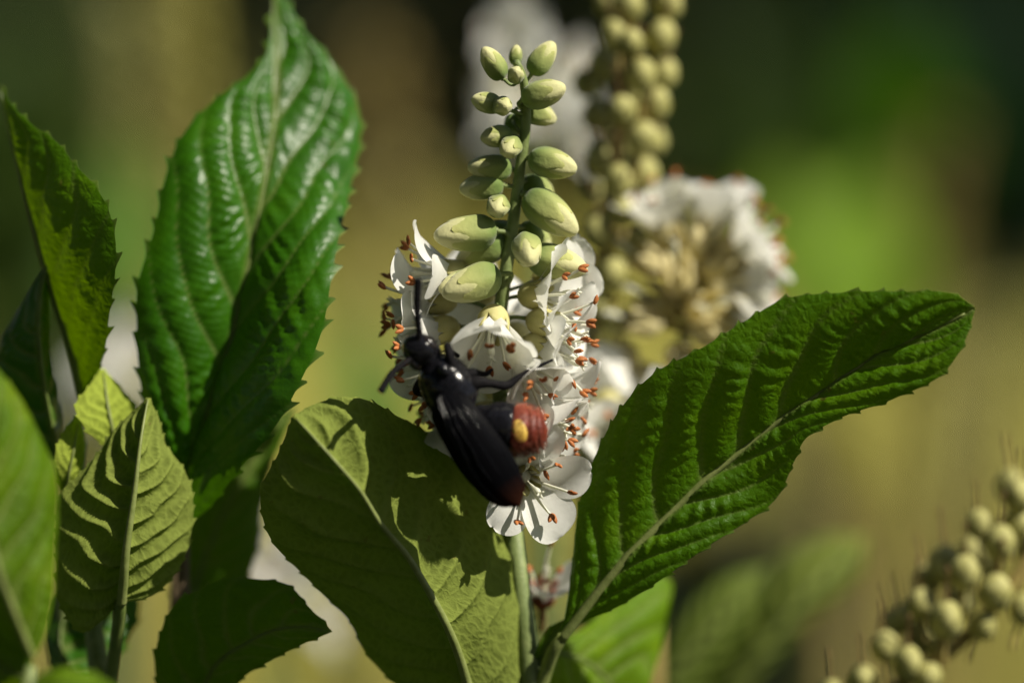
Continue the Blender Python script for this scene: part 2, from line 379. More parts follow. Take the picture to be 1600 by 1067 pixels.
    for h, col, nxt in ((0, 0, 1), (1, -1, -2)):
        e = G[:, col] - G[:, nxt]; e /= np.linalg.norm(e, axis=1)[:, None] + 1e-9
        tg = np.gradient(G[:, col], axis=0); step = np.linalg.norm(tg, axis=1); tg /= step[:, None] + 1e-9
        arc = np.cumsum(step); arc = arc + 0.5 * np.sin(arc * 0.7 + h)
        q = (arc / gap) % 1.0; idx = (arc / gap).astype(int)
        size = r.uniform(0.55, 1.15, 600)[idx % 600]
        prof = np.clip(1 - np.abs(q - 0.72) / np.where(q < 0.72, 0.42, 0.16), 0, 1) ** 1.7 * size * np.clip(t / 0.22, 0, 1) * np.clip((1 - t) / 0.02, 0, 1)
        edge.append(G[:, col] + (0.85 * e + 0.55 * tg) * (prof * tooth)[:, None] + e * 0.03)
    G = np.concatenate([edge[0][:, None], G, edge[1][:, None]], 1)
    pad = lambda a: np.concatenate([a[:, :1], a, a[:, -1:]], 1)
    vein = pad(vein); vein[:, 0] = vein[:, -1] = 0.7; vx = pad(v * np.sign(S)[None, :]); ty = pad(T * Ln)
    m = 2 * M + 3
    F = grid_faces(N, m)
    # mesh normals follow (d/dt x d/ds); front face must be the upper leaf face
    front_to_cam = not under
    # quad (a, b, b+m, a+m): normal ~ ds x dt = -(dt x ds)
    quad_to_cam = flip
    if quad_to_cam != front_to_cam: F = F[:, ::-1].copy()
    base = origin(parent)
    o_base = G[0, M + 1]
    luv = np.stack([vx, ty, np.full_like(vx, LEAFSEED[0] * 37.0)], -1)
    o = link('leaf', mesh('leaf', G.reshape(-1, 3) - o_base, F, mat, {'vein': ('FLOAT', vein), 'luv': ('FLOAT_VECTOR', luv)}), parent, o_base - base)
    if label: o['label'] = label
    k = np.arange(2, N - 4, 6)
    line = cm[k] + nr[k, M] * (0.16 if not under else rib * 0.35 + 0.28)
    rad = rib * (1 - 0.85 * (k / N)) * (1.0 if under else 0.62)
    link('midrib', mesh('midrib', tube(line - o_base, rad, 90, 8)[0], tube(line - o_base, rad, 90, 8)[1], ribmat or (VEIN if under else VEIN_D)), o)
    if petiole:
        pt = np.vstack([cm[4], cm[0], PP(petiole)]); re_ = rib * (1.0 if under else 0.66); rd = np.linspace(re_, re_ * 1.35, len(pt))
        tv, tf = tube(pt - o_base, rd, 24, 8); link('petiole', mesh('petiole', tv, tf, ribmat or VEIN_D), o)
    return o

def stem_part(parent, pts, r0, r1, mat, name='stem', n=60):
    base = origin(parent); v, f = tube(np.asarray(pts) - base, np.linspace(r0, r1, len(pts)), n, 10)
    return link(name, mesh(name, v, f, mat), parent)
def ground_below(p, dx=0, dy=0): return np.array([p[0] + dx, p[1] + dy, -8.0])
def to_ground(p, dx=0, dy=0):
    """points from the ground up to p, for the hidden lower stem"""
    g = ground_below(p, dx, dy)
    return [g, g + (p - g) * 0.35 + np.array([dx * -0.1, dy * -0.15, 0]), g + (p - g) * 0.72 + np.array([dx * -0.08, 0, 0])]

# ------------------------------------------------------------------ leafy shoots
# the flowering shoot: stem, its three leaves; its flowers and buds follow below
axis_main = [(835, 1120, 5), (822, 1000, 5), (808, 880, 4), (795, 760, 3), (783, 640, 2), (779, 520, 1), (788, 440, 0), (800, 360, 0),
             (813, 260, 0), (822, 180, -1), (816, 120, -2), (806, 96, -3)]
A_main = PP(axis_main)
flowering_shoot = thing('flowering_shoot', 'shoot with open white flowers below round green buds, the black wasp clinging to it', 'flower spike', ground_below(A_main[0], 20, 60))
stem_part(flowering_shoot, to_ground(A_main[0], 20, 60) + list(A_main[:4]), 1.8, 0.95, STEM, 'woody_stem')
stem_part(flowering_shoot, A_main[2:], 1.0, 0.42, STEM, 'flower_stem', 80)
leaf(flowering_shoot,
     [(742, 1120, 3), (727, 1055, 0), (696, 972, -4), (670, 924, -5.5), (635, 867, -6.5), (591, 814, -8.3), (561, 766, -9.5), (521, 718, -10.5), (486, 679, -10), (458, 650, -8.5)],
     [(690, 1120, 4), (613, 1064, 4), (569, 1016, 3), (547, 972, 2), (504, 928, 0.5), (460, 884, -0.5), (425, 845, -3.5), (412, 814, -5), (407, 766, -6.3), (434, 709, -7)],
     [(790, 1130, 4), (822, 1067, 5.5), (821, 994, 5.5), (817, 928, 5), (806, 862, 5), (788, 810, 5), (762, 770, 5), (705, 705, 3.5), (661, 670, 1), (617, 648, -2.5), (578, 626, -5), (539, 620, -6), (495, 630, -6.5)],
     LEAF, under=True, veins=8, amp=0.95, amp2=0.12, bulge=(0.07, 0.10), rib=0.62, tooth=0.55, gap=2.6,
     petiole=[(770, 1160, 5), (815, 1200, 8)], label='broad leaf with its pale underside and thick midrib showing, half in shade')
leaf(flowering_shoot,
     [(872, 1004, 2), (922, 940, 1), (981, 869, 0), (1040, 810, -0.5), (1093, 757, -1), (1157, 705, -1.5), (1228, 649, -2.5), (1287, 610, -3.5), (1375, 552, -5), (1457, 516, -6.5), (1524, 481, -8)],
     [(881, 969, 2), (896, 863, 1.5), (905, 787, 1), (934, 704, -1), (969, 640, -3), (1022, 584, -5), (1093, 546, -6.5), (1169, 499, -7), (1222, 469, -7.5), (1310, 458, -8), (1404, 456, -8.5), (1498, 463, -8.5)],
     [(905, 976, 2.5), (958, 951, 1), (1034, 904, -1), (1099, 857, -1.5), (1163, 816, -1), (1210, 781, -1), (1240, 722, -3), (1257, 687, -4), (1304, 657, -5), (1398, 622, -6.5), (1475, 581, -8), (1504, 540, -8.5)],
     LEAF, veins=9, amp=0.9, amp2=0.34, shear=0.22, ladder=2.0, bulge=(0.05, 0.04), rib=0.95, tooth=0.65, gap=2.7, ribmat=VEIN,
     petiole=[(852, 1051, 4), (838, 1100, 5)], label='long dark green leaf with deep parallel veins slanting up from the stem')
leaf(flowering_shoot,
     [(848, 1015, 9), (880, 1020, 12), (925, 1040, 15), (960, 1080, 17), (985, 1150, 18)],
     [(845, 1040, 9), (855, 1085, 11), (890, 1140, 14)],
     [(905, 985, 14), (960, 940, 19), (1020, 900, 22), (1046, 905, 23), (1040, 970, 22), (1025, 1040, 20)],
     YOUNG, veins=7, amp=0.5, rib=0.4, tooth=0.4, N=120, M=18, label='short bright green leaf under the dark long one')
leaf(flowering_shoot,
     [(838, 1045, 5), (850, 1015, 4), (868, 985, 3.5), (886, 965, 3)], [(836, 1025, 4), (845, 1000, 3), (862, 978, 3)], [(850, 1045, 6), (868, 1015, 5), (880, 985, 4)],
     LEAF, veins=5, amp=0.2, rib=0.25, tooth=0.3, N=60, M=10)

# tall glossy leaf and the dark one behind it
g0 = P(275, 1120, 14)
glossy_shoot = thing('leafy_shoot', 'shoot with one tall glossy upright leaf and a dark leaf hanging behind it', 'shoot', ground_below(g0, -25, 40))
stem_part(glossy_shoot, to_ground(g0, -25, 40) + [g0, P(282, 960, 13), P(284, 830, 11)], 2.4, 0.9, WOOD, 'woody_stem')
leaf(glossy_shoot,
     [(284, 822, 10), (295, 736, 8.5), (325, 642, 7), (362, 530, 6.5), (391, 400, 7), (407, 320, 8), (422, 232, 10.5), (431, 140, 14), (430, 60, 17), (425, -35, 20)],
     [(265, 740, 8), (240, 670, 6.5), (222, 610, 5.5), (214, 522, 5), (218, 436, 5), (235, 380, 5.5), (246, 337, 6), (259, 277, 7), (280, 221, 8.5), (319, 172, 10.5), (349, 146, 11.5), (385, 120, 13), (415, 86, 15), (424, 45, 17)],
     [(318, 800, 7), (372, 735, 1.5), (434, 660, -1.5), (467, 600, -2.5), (501, 522, -2), (516, 444, 0), (527, 380, 3.5), (539, 330, 7.5), (552, 270, 12.5), (562, 225, 15.5), (563, 190, 16.5), (552, 150, 17.5), (539, 127, 18), (516, 94, 18), (497, 71, 18), (475, 49, 18), (458, 20, 18.5), (440, -10, 19.5)],
     GLOSSY, veins=7, amp=0.70, amp2=0.40, shear=0.34, bulge=(0.11, 0.08), ladder=2.4, rib=0.55, tooth=1.35, gap=3.4, N=270, M=32,
     petiole=[(284, 850, 11)], label='tall upright leaf with a glossy puckered upper face')
leaf(glossy_shoot,
     [(283, 1000, 16), (310, 900, 18), (350, 800, 19), (410, 700, 20), (462, 632, 21)],
     [(268, 930, 18), (275, 850, 20), (320, 750, 21), (390, 680, 21), (430, 650, 21)],
     [(330, 985, 18), (385, 905, 20), (404, 850, 21), (410, 790, 22), (428, 720, 22), (452, 665, 21.5)],
     LEAF, veins=8, amp=0.5, rib=0.45, tooth=0.8, N=150, M=18, label='dark leaf in shade behind the glossy one')
leaf(glossy_shoot,
     [(340, 1150, 8), (322, 1065, 5), (350, 1025, 3), (385, 1004, 1.5), (423, 985, 0.5), (470, 978, 0), (519, 986, -1)],
     [(270, 1130, 7), (243, 1060, 4), (251, 990, 2.5), (272, 947, 2), (314, 918, 1.5), (360, 903, 1), (402, 905, 0.5), (456, 918, 0), (480, 945, -0.5)],
     [(360, 1090, 5), (380, 1058, 3), (406, 1040, 1.5), (464, 1010, 0.5), (495, 996, -0.5)],
     LEAF, veins=7, amp=0.5, amp2=0.2, shear=0.2, rib=0.4, tooth=0.6, gap=2.6, N=160, M=22, wave=0.4, label='low pointed leaf with crinkled surface and toothed edge')

# shoot with the pale underside, young leaves round it
g1 = P(165, 1130, 6)
pale_shoot = thing('leafy_shoot', 'shoot with a pale toothed leaf underside and small yellow-green young leaves', 'shoot', ground_below(g1, -40, 40))
stem_part(pale_shoot, to_ground(g1, -40, 40) + [g1, P(150, 1000, 8), P(130, 880, 9), P(125, 760, 9)], 2.2, 0.6, STEM, 'stem')
leaf(pale_shoot,
     [(188, 942, 0), (195, 869, -2.5), (209, 774, -3), (221, 679, -2), (232, 622, 0.5)],
     [(152, 975, 1), (128, 988, 1), (106, 966, 1), (90, 935, 0.5), (87, 883, 0), (86, 826, 0), (95, 769, 0.3), (119, 745, 0.5), (157, 703, 0.8), (176, 674, 1), (205, 645, 1)],
     [(238, 930, 1), (261, 912, 1.5), (285, 878, 2), (297, 840, 2), (302, 798, 2), (297, 755, 2), (280, 722, 2), (261, 698, 2), (247, 650, 1.5)],
     LEAF, under=True, veins=8, amp=1.1, amp2=0.10, shear=0.30, bulge=(0.06, 0.06), rib=0.6, tooth=0.75, gap=1.75, N=230, M=30,
     petiole=[(184, 980, 2), (175, 1050, 5), (168, 1100, 6)], label='pale green leaf underside with net veins and bristle teeth')
leaf(pale_shoot,
     [(178, 705, 5), (172, 670, 4), (165, 630, 4.5), (158, 577, 6.5)],
     [(155, 690, 3), (128, 660, 1.5), (118, 638, 2), (138, 605, 4)],
     [(192, 692, 6), (205, 665, 6), (214, 638, 6.5), (195, 612, 7), (178, 592, 7)],
     YOUNG, under=True, veins=6, amp=0.3, amp2=0.06, rib=0.3, tooth=0.5, gap=1.8, N=110, M=16)
leaf(pale_shoot,
     [(98, 770, 5), (104, 740, 3), (112, 700, 3), (120, 650, 5)],
     [(88, 750, 3), (86, 715, 2), (96, 680, 3)],
     [(115, 760, 6), (130, 730, 6), (134, 695, 6.5), (130, 665, 7)],
     YOUNG, under=True, veins=6, amp=0.25, amp2=0.06, rib=0.25, tooth=0.4, gap=1.8, N=90, M=14)
leaf(pale_shoot,
     [(120, 1080, 10), (95, 1010, 12), (110, 940, 14), (170, 900, 16)],
     [(90, 1060, 12), (70, 1000, 14), (80, 930, 15)], [(160, 1060, 12), (200, 1000, 14), (215, 930, 16)],
     GLOSSY, veins=7, amp=0.4, rib=0.4, N=110, M=16, label='dark leaf in the shade below the pale one')

# the two leaves that stand folded at the edge of the clump
g2 = P(95, 1130, 16)
folded_shoot = thing('leafy_shoot', 'shoot with two upright folded leaves, one tall with sunlit veins', 'shoot', ground_below(g2, -60, 60))
stem_part(folded_shoot, to_ground(g2, -60, 60) + [g2, P(100, 950, 14), P(112, 800, 12), P(128, 690, 10)], 2.2, 0.7, STEM, 'stem')
leaf(folded_shoot,
     [(132, 625, 8), (117, 559, 7), (93, 486, 6), (68, 403, 5), (46, 325, 5), (29, 257, 5.5), (14, 195, 6.5), (0, 128, 8)],
     [(135, 585, 14), (130, 520, 19), (110, 440, 21), (85, 360, 21), (60, 290, 19), (40, 230, 15), (18, 175, 11)],
     [(161, 559, 4), (171, 491, 0.5), (180, 422, -1.5), (180, 374, -2), (168, 325, -2), (146, 288, -1), (120, 261, 0.5), (88, 222, 2), (54, 198, 3.5), (29, 176, 5), (10, 150, 7)],
     LEAF, veins=6, amp=0.5, amp2=0.22, shear=0.30, bulge=(0.03, 0.06), rib=0.9, tooth=1.0, gap=3.0, N=200, M=26,
     petiole=[(134, 660, 9)], label='tall folded leaf with the sun glowing through it')
leaf(folded_shoot,
     [(92, 720, 8), (76, 640, 6), (64, 560, 4.5), (60, 500, 4), (64, 450, 4), (77, 404, 5)],
     [(50, 720, 10), (5, 680, 11), (-20, 610, 10), (-5, 540, 8), (22, 495, 6.5), (48, 450, 5.5)],
     [(97, 690, 14), (88, 620, 12), (76, 560, 11), (74, 510, 10), (75, 460, 8.5), (78, 425, 7)],
     GLOSSY, veins=7, amp=0.45, amp2=0.15, rib=0.5, tooth=0.5, N=160, M=20, label='narrow dark leaf folded upright')

# blurred leaves close to the lens
g3 = P(30, 1180, -22)
front_shoot = thing('leafy_shoot', 'low shoot of yellow-green leaves held out in front of the clump, out of focus', 'shoot', ground_below(g3, -50, -60))
stem_part(front_shoot, to_ground(g3, -50, -60) + [g3, P(38, 1090, -23), P(48, 1040, -24)], 2.0, 0.6, STEM, 'stem')
leaf(front_shoot,
     [(52, 1030, -24), (40, 1000, -25), (20, 950, -26.5), (-5, 880, -28), (-22, 780, -28), (-30, 680, -27), (-32, 540, -25)],
     [(5, 1020, -22), (-40, 960, -22), (-80, 860, -22), (-95, 760, -22), (-80, 640, -23)],
     [(68, 1000, -23), (82, 940, -22), (86, 870, -22), (90, 800, -22), (87, 740, -22), (62, 680, -22), (30, 620, -22.5), (-5, 575, -23.5)],
     FRESH, veins=7, amp=0.9, amp2=0.25, shear=0.28, bulge=(0.06, 0.08), rib=0.7, ribmat=VEIN, tooth=0.5, N=170, M=24)
leaf(front_shoot,
     [(55, 1060, -22), (20, 1050, -21), (-30, 1010, -20), (-90, 980, -18)],
     [(30, 1085, -19), (-30, 1080, -17)], [(42, 1022, -22), (5, 985, -21), (-40, 965, -19)],
     LEAF, veins=6, amp=0.4, rib=0.4, N=90, M=14)
leaf(front_shoot,
     [(40, 1120, -32), (80, 1105, -34), (140, 1100, -35), (210, 1120, -36)],
     [(50, 1065, -31), (90, 1045, -32), (150, 1055, -33), (190, 1085, -35)], [(60, 1160, -34), (140, 1160, -36)],
     YOUNG, veins=6, amp=0.4, rib=0.4, N=90, M=14)

# out-of-focus leaves behind the long one
g4 = P(1000, 1180, 62)
rear_shoot = thing('leafy_shoot', 'shoot of two out-of-focus leaves with pale rims below the long dark leaf', 'shoot', ground_below(g4, 30, 60))
stem_part(rear_shoot, to_ground(g4, 30, 60) + [g4, P(1010, 1120, 63), P(1022, 1085, 64)], 2.2, 0.7, STEM, 'stem')
leaf(rear_shoot,
     [(1000, 1110, 62), (1060, 1040, 60), (1120, 970, 60), (1165, 920, 61), (1195, 885, 63)],
     [(1000, 1060, 64), (1040, 1000, 64), (1095, 930, 64), (1150, 893, 64)],
     [(1050, 1120, 66), (1110, 1060, 68), (1150, 1000, 68), (1180, 940, 67)],
     GLOSSY, under=True, veins=7, amp=0.5, rib=0.5, N=120, M=16)
leaf(rear_shoot,
     [(1080, 1140, 68), (1150, 1060, 64), (1210, 990, 63), (1270, 920, 64), (1320, 870, 67), (1352, 838, 70)],
     [(1060, 1110, 71), (1120, 1010, 73), (1170, 930, 74), (1220, 870, 74), (1290, 838, 72)],
     [(1130, 1120, 70), (1200, 1040, 71), (1250, 985, 72), (1310, 935, 72), (1348, 880, 72)],
     LEAF, under=True, veins=7, amp=0.5, rib=0.5, N=120, M=16)

# ------------------------------------------------------------------ flowers, buds, capsules
def petal_mesh(r, length=6.4, width=4.0, angle=1.0, curl=0.5):
    """one petal in the flower's frame: +Z is the flower's axis, the petal leans out along +X by angle (radians from the axis)"""
    n, m = 20, 11
    t = 1 - (1 - np.linspace(0, 1, n)) ** 1.5; s = np.linspace(-1, 1, m)
    wid = width * 0.5 * np.where(t < .66, .28 + .72 * np.sin(np.pi / 2 * np.clip(t / .66, 0, 1)) ** 1.3, np.sqrt(np.clip(1 - ((t - .66) / .345) ** 2, 0, 1)))
    ang = angle * 0.45 + (angle * 0.75 + curl * 0.5 * t) * t + r.uniform(-.06, .06)
    dl = length * np.diff(t)
    x = 0.75 + np.concatenate([[0], np.cumsum(np.sin(ang[:-1]) * dl)]); z = 0.6 + np.concatenate([[0], np.cumsum(np.cos(ang[:-1]) * dl)])
    cup = r.uniform(0.10, 0.28); tw = r.uniform(-.25, .25)
    X = x[:, None] + 0 * s; Y = wid[:, None] * s; lift = cup * wid[:, None] * s ** 2 + tw * wid[:, None] * s * t[:, None] + 0.12 * np.sin(3 * s + r.uniform(0, 6)) * t[:, None] ** 2
    X = X - np.cos(ang)[:, None] * lift; Z = z[:, None] + np.sin(ang)[:, None] * lift
    X[-1] -= 0.10 * (1 - np.abs(s)) * np.sin(ang[-1])          # notch at the end
    return mesh('petal', np.stack([X, Y, Z], -1).reshape(-1, 3), grid_faces(n, m), PETAL)
def stamen_mesh(r, length=7.2, angle=0.45):
    k = np.linspace(0, 1, 6); a = angle * (0.55 + 0.6 * k) + r.uniform(-.08, .08)
    x = 0.45 + np.cumsum(np.sin(a)) * length / 6; z = 0.5 + np.cumsum(np.cos(a)) * length / 6
    pts = np.column_stack([x, 0.25 * np.sin(k * 3 + r.uniform(0, 6)) * k, z])
    fv, ff = tube(pts, np.linspace(0.20, 0.13, 6), 9, 6)
    parts = [(fv, ff, 0)]
    e = pts[-1]; d = Vector(pts[-1] - pts[-2]).normalized(); tiltq = Quaternion(Vector((r.normal(), r.normal(), r.normal())).normalized(), r.uniform(0.3, 1.2))
    q = tiltq @ d.to_track_quat('Z', 'Y')
    for sx in (-1, 1):                                         # two pollen sacs that part towards the tip
        lv, lf = lathe(smooth_profile([(0.02, -0.55), (0.21, -0.35), (0.27, 0.0), (0.20, 0.45), (0.02, 0.68)], 8), 7, squash=0.8)
        lv = np.array([list(q @ (Quaternion((0, 1, 0), sx * 0.33) @ Vector(p) + Vector((sx * 0.2, 0, 0.12)))) for p in lv]) + e
        parts.append((lv, lf, 1))
    v, f, mi = join(parts); return mesh('stamen', v, f, [FILA, ANTHER], mat_idx=mi)
def pistil_mesh():
    ov, of = lathe(smooth_profile([(0.02, 0.1), (0.8, 0.5), (0.95, 1.1), (0.6, 1.8), (0.2, 2.2), (0.16, 4), (0.16, 6.0), (0.02, 6.1)], 20), 10)
    parts = [(ov, of, 0)]
    for k in range(3):
        a = k * 2.1; parts.append((*tube(np.array([[0, 0, 5.8], [.2 * math.cos(a), .2 * math.sin(a), 6.3], [.5 * math.cos(a), .5 * math.sin(a), 6.6]]), [.13, .13, .10], 6, 5), 0))
    v, f, mi = join(parts); return mesh('pistil', v, f, [FILA])
def calyx_mesh(mat=None, length=3.2, rad=1.6, stalk=4.0, lobes=5):
    """cup with pointed sepals on its stalk; the cup opens along +Z"""
    th = np.linspace(0, 2 * math.pi, 40, endpoint=False)
    prof = [(0.30, -0.9), (0.75, -0.75), (1.25, -0.25), (rad, 0.5), (rad * 1.02, 1.2)]
    rows = [np.stack([p[0] * np.cos(th), p[0] * np.sin(th), np.full(40, p[1])], -1) for p in prof]
    tip = np.abs(np.sin(th * lobes / 2)) ** 0.8
    rows.append(np.stack([rad * 1.03 * np.cos(th), rad * 1.03 * np.sin(th), 1.2 + tip * (length - 1.6) * 0.5], -1))
    rows.append(np.stack([rad * (0.98 + .06 * tip) * np.cos(th), rad * (0.98 + .06 * tip) * np.sin(th), 1.25 + tip * (length - 1.6)], -1))
    rows.append(rows[-1] * np.array([.9, .9, 1.0])); rows.append(np.stack([0.7 * np.cos(th), 0.7 * np.sin(th), np.full(40, 0.0)], -1))
    v = np.vstack(rows); f = [tuple(x) for x in grid_faces(len(rows), 40, True)]
    sv, sf = tube(np.array([[0, 0, -0.7], [0.05, 0, -stalk * .5], [0, 0.1, -stalk]]), [.3, .27, .34], 10, 7)
    vv, ff, mi = join([(v, f, 0), (sv, sf, 1)])
    return mesh('calyx', vv, ff, [mat or CALYX, PEDI], mat_idx=mi)
rf = np.random.default_rng(3)
PETALS = {k: [petal_mesh(rf, rf.uniform(6.6, 7.6), rf.uniform(4.9, 5.8), a, c) for _ in range(5)] for k, (a, c) in {'open': (1.02, .55), 'bell': (0.62, .5), 'flat': (1.3, .35)}.items()}
STAMENS = {k: [stamen_mesh(rf, rf.uniform(5.4, 7.6), a * rf.uniform(.6, 1.15)) for _ in range(7)] for k, a in {'open': 0.55, 'bell': 0.34, 'flat': 0.75}.items()}
PISTIL = pistil_mesh(); CAL = calyx_mesh(); CAL_M = calyx_mesh(None, 3.2, 1.6, 1.0); CAL_S = calyx_mesh(SPENTC, 4.2, 1.75, 4.5)
def flower(parent, pos, d, kind='open', scale=1.0, roll=None, petals=5, stamens=7, cal=None):
    """flower whose cup sits at pos (world mm) and opens along d"""
    roll = rf.uniform(0, 6.28) if roll is None else roll
    f = link('flower', cal or CAL, parent, np.asarray(pos) - origin(parent), aim(d, roll), scale)
    for k in range(petals):
        link('petal', PETALS[kind][int(rf.integers(5))], f, None, Quaternion((0, 0, 1), k * 2 * math.pi / 5 + rf.uniform(-.13, .13)), rf.uniform(.92, 1.08))
    for k in range(stamens):
        link('stamen', STAMENS[kind][int(rf.integers(7))], f, None, Quaternion((0, 0, 1), (k + rf.uniform(-.3, .3)) * 2 * math.pi / max(stamens, 1)), rf.uniform(.9, 1.1))
    link('pistil', PISTIL, f)
    return f
AX_FINE = spline(A_main, 400)
def pedicel(o, p, q, s, back=0.7):
    """curved stalk from the base of a bud or flower at p to the nearest point of the spike's stem, a little lower down"""
    k = np.argmin(np.linalg.norm(AX_FINE - p, axis=1)); a = AX_FINE[max(k - 8, 0)]
    q = o.rotation_quaternion.inverted(); loc = np.array([list(q @ Vector((a - p) / s))])[0]
    z = np.array([0, 0, -back]); mid = z + np.array([0, 0, -1.0]) * min(1.2, np.linalg.norm(loc - z) * .4) + (loc - z) * .3
    tv, tf = tube(np.array([z + np.array([0, 0, .3]), mid, loc]), [.27, .24, .30], 14, 7); link('pedicel', mesh('pedicel', tv, tf, STEM), o)
def bud_meshes():
    out = []
    for k in range(3):
        L = (4.4, 5.2, 3.8)[k]; w = (1.65, 1.75, 1.6)[k]
        v, f = lathe(smooth_profile([(0.28, -0.7), (0.9, -0.5), (w * .95, 0.5), (w, L * .38), (w * .93, L * .55), (w * .80, L * .66)], 14), 30, 5, 0.10)
        v = np.array(v); th = np.arctan2(v[:, 1], v[:, 0]); up = np.clip((v[:, 2] - L * .35) / (L * .3), 0, 1)
        v[:, 2] += up * (np.abs(np.sin(th * 2.5)) - .55) * 1.1
        sv, sf = tube(np.array([[0, 0, -0.5], [0, 0, -.7], [0, 0, -.9]]), [.34, .30, .28], 5, 7)
        vv, ff, mi = join([(v, f, 0), (sv, sf, 1)]); cup = mesh('bud', vv, ff, [BUD, STEM], mat_idx=mi)
        v, f = lathe(smooth_profile([(w * .6, L * .25), (w * .94, L * .42), (w * .85, L * .66), (w * .62, L * .84), (w * .42, L * .94), (w * .18, L * 1.01), (0.01, L * 1.02)], 14), 20, 5, 0.12)
        out.append((cup, mesh('petal_tip', v, f, [BUDTIP])))
    return out
BUDS = bud_meshes()
def bud(parent, px, py, dep, d, scale=1.0, kind=0):
    """d: direction (right, down, away) of the tip; px, py: its middle"""
    dv = V3(*d); p = P(px, py, dep) - dv * 1.9 * scale
    b = link('bud', BUDS[kind][0], parent, p - origin(parent), aim(dv, rf.uniform(0, 6)), scale)
    link('petal_tip', BUDS[kind][1], b)
    pedicel(b, p, aim(dv), scale)
    return b

# --- the spike that the wasp sits on
for px, py, dp, d, s, k in [
    (770, 99, -3, (-.5, -.8, -.2), .80, 0), (848, 91, -1, (.55, -.8, .1), .85, 0), (806, 116, -5, (0, -.3, -1), .62, 2), (850, 146, -3, (.9, -.25, -.3), 1.0, 0),
    (757, 160, -3, (-.95, -.25, -.3), .78, 2), (786, 166, -4, (.3, .1, -1), .72, 2), (842, 178, 1, (.8, .3, .3), .85, 0), (806, 84, 0, (.1, -1, 0), .5, 2),
    (772, 214, -1, (-.8, .1, -.4), .82, 2), (796, 232, -3, (-.3, .3, -.9), .80, 2), (864, 256, -1, (.95, .25, -.2), 1.08, 0), (765, 263, 0, (-.95, -.05, -.1), .95, 0),
    (752, 293, 0, (-.97, .1, .0), .95, 0), (777, 324, -3, (-.15, .25, -1), .85, 2), (856, 330, -1, (.78, .6, -.2), 1.22, 1), (733, 364, -2, (-.95, .1, -.3), 1.2, 1),
    (756, 392, 1, (-.85, .4, .2), 1.05, 1), (824, 392, -5, (.1, .5, -.9), 1.05, 0), (866, 410, -1, (.92, .22, -.25), 1.15, 1), (742, 442, -4, (-.9, .35, -.4), 1.2, 1),
    (716, 445, -2, (-.9, .3, -.5), .95, 0), (838, 372, 3, (.5, .4, .6), .95, 0), (806, 196, 3, (.2, .2, 1), .8, 2), (842, 298, 3, (.6, .4, .7), .95, 0), (775, 372, 4, (-.4, .4, .8), 1, 0)]:
    bud(flowering_shoot, px, py, dp, d, s, k)
for px, py, dp, d, kd, s in [
    (822, 462, 0, (.75, -.05, -.35), 'open', 1.0), (835, 500, -1, (.85, .25, -.35), 'open', 1.0), (772, 492, -3, (-.05, .72, -.75), 'bell', 1.12),
    (722, 428, 0, (-.9, .0, -.15), 'open', 1.0), (702, 468, 1, (-.95, .05, .0), 'open', 1.05), (706, 512, 0, (-.95, .22, -.2), 'open', 1.0),
    (826, 538, -1, (.9, .35, -.2), 'open', 1.05), (806, 558, -3, (.45, .65, -.6), 'bell', 1.0), (716, 560, -1, (-.85, .5, -.2), 'open', 1.0),
    (728, 600, 2, (-.75, .65, .1), 'open', 1.0), (838, 610, 2, (.9, .25, .15), 'open', 1.0), (815, 625, -1, (.75, .55, -.35), 'bell', 1.05),
    (806, 668, 0, (.8, .5, -.25), 'open', 1.0), (812, 738, -1, (.35, .35, -.85), 'flat', 1.0), (760, 640, 2, (-.6, .8, .0), 'bell', 1.0),
    (760, 450, 5, (-.3, .3, .9), 'open', 1.0), (800, 520, 6, (.4, .3, .9), 'open', 1.0), (780, 600, 7, (-.1, .5, .9), 'open', 1.0), (842, 440, 3, (.8, -.2, .3), 'bell', .9)]:
    fl = flower(flowering_shoot, P(px, py, dp), V3(*d), kd, s, cal=CAL_M); pedicel(fl, P(px, py, dp), None, s)

# --- capsules
def capsule_meshes():
    v, f = lathe(smooth_profile([(0.02, -0.25), (0.9, -0.05), (1.5, 0.8), (1.62, 1.7), (1.25, 2.7), (0.6, 3.25), (0.12, 3.4)], 16), 21, 3, 0.10)
    cap = mesh('capsule', v, f, [FRUIT])
    parts = []
    for k in range(5):
        a = k * 2 * math.pi / 5; n_, m_ = 7, 5; t = np.linspace(0, 1, n_); s_ = np.linspace(-1, 1, m_)
        rr_ = np.interp(t, [0, .2, .5, .8, 1], [.4, 1.15, 1.66, 1.76, 1.72]); zz = np.interp(t, [0, .2, .5, .8, 1], [-.4, -.1, .75, 1.6, 2.2])
        w = np.interp(t, [0, .4, .8, 1], [.5, .62, .42, .04])
        ang = a + w[:, None] * s_
        parts.append((np.stack([rr_[:, None] * np.cos(ang), rr_[:, None] * np.sin(ang), zz[:, None] + 0 * ang], -1).reshape(-1, 3), grid_faces(n_, m_), 0))
    sv, sf = tube(np.array([[0, 0, -.2], [.1, 0, -1.6], [0, .2, -3.4]]), [.3, .24, .3], 9, 6); parts.append((sv, sf, 1))
    vv, ff, mi = join(parts); cal = mesh('calyx', vv, ff, [FRUIT, PEDI], mat_idx=mi)
    sv, sf = tube(np.array([[0, 0, 3.2], [.06, 0, 4.8], [0, .05, 6.2], [.05, 0, 6.9]]), [.15, .11, .11, .2], 12, 6)
    return cap, cal, mesh('style', sv, sf, [STYLE])
CAPSULE, CAPCAL, CAPSTY = capsule_meshes()
def capsule(parent, px, py, dep, d=(0, -1, 0), s=1.0, style=True):
    dv = V3(*d); p = P(px, py, dep) - dv * 1.5 * s
    c = link('capsule', CAPSULE, parent, p - origin(parent), aim(dv, rf.uniform(0, 6)), s)
    link('calyx', CAPCAL, c)
    if style: link('style', CAPSTY, c)
    return c
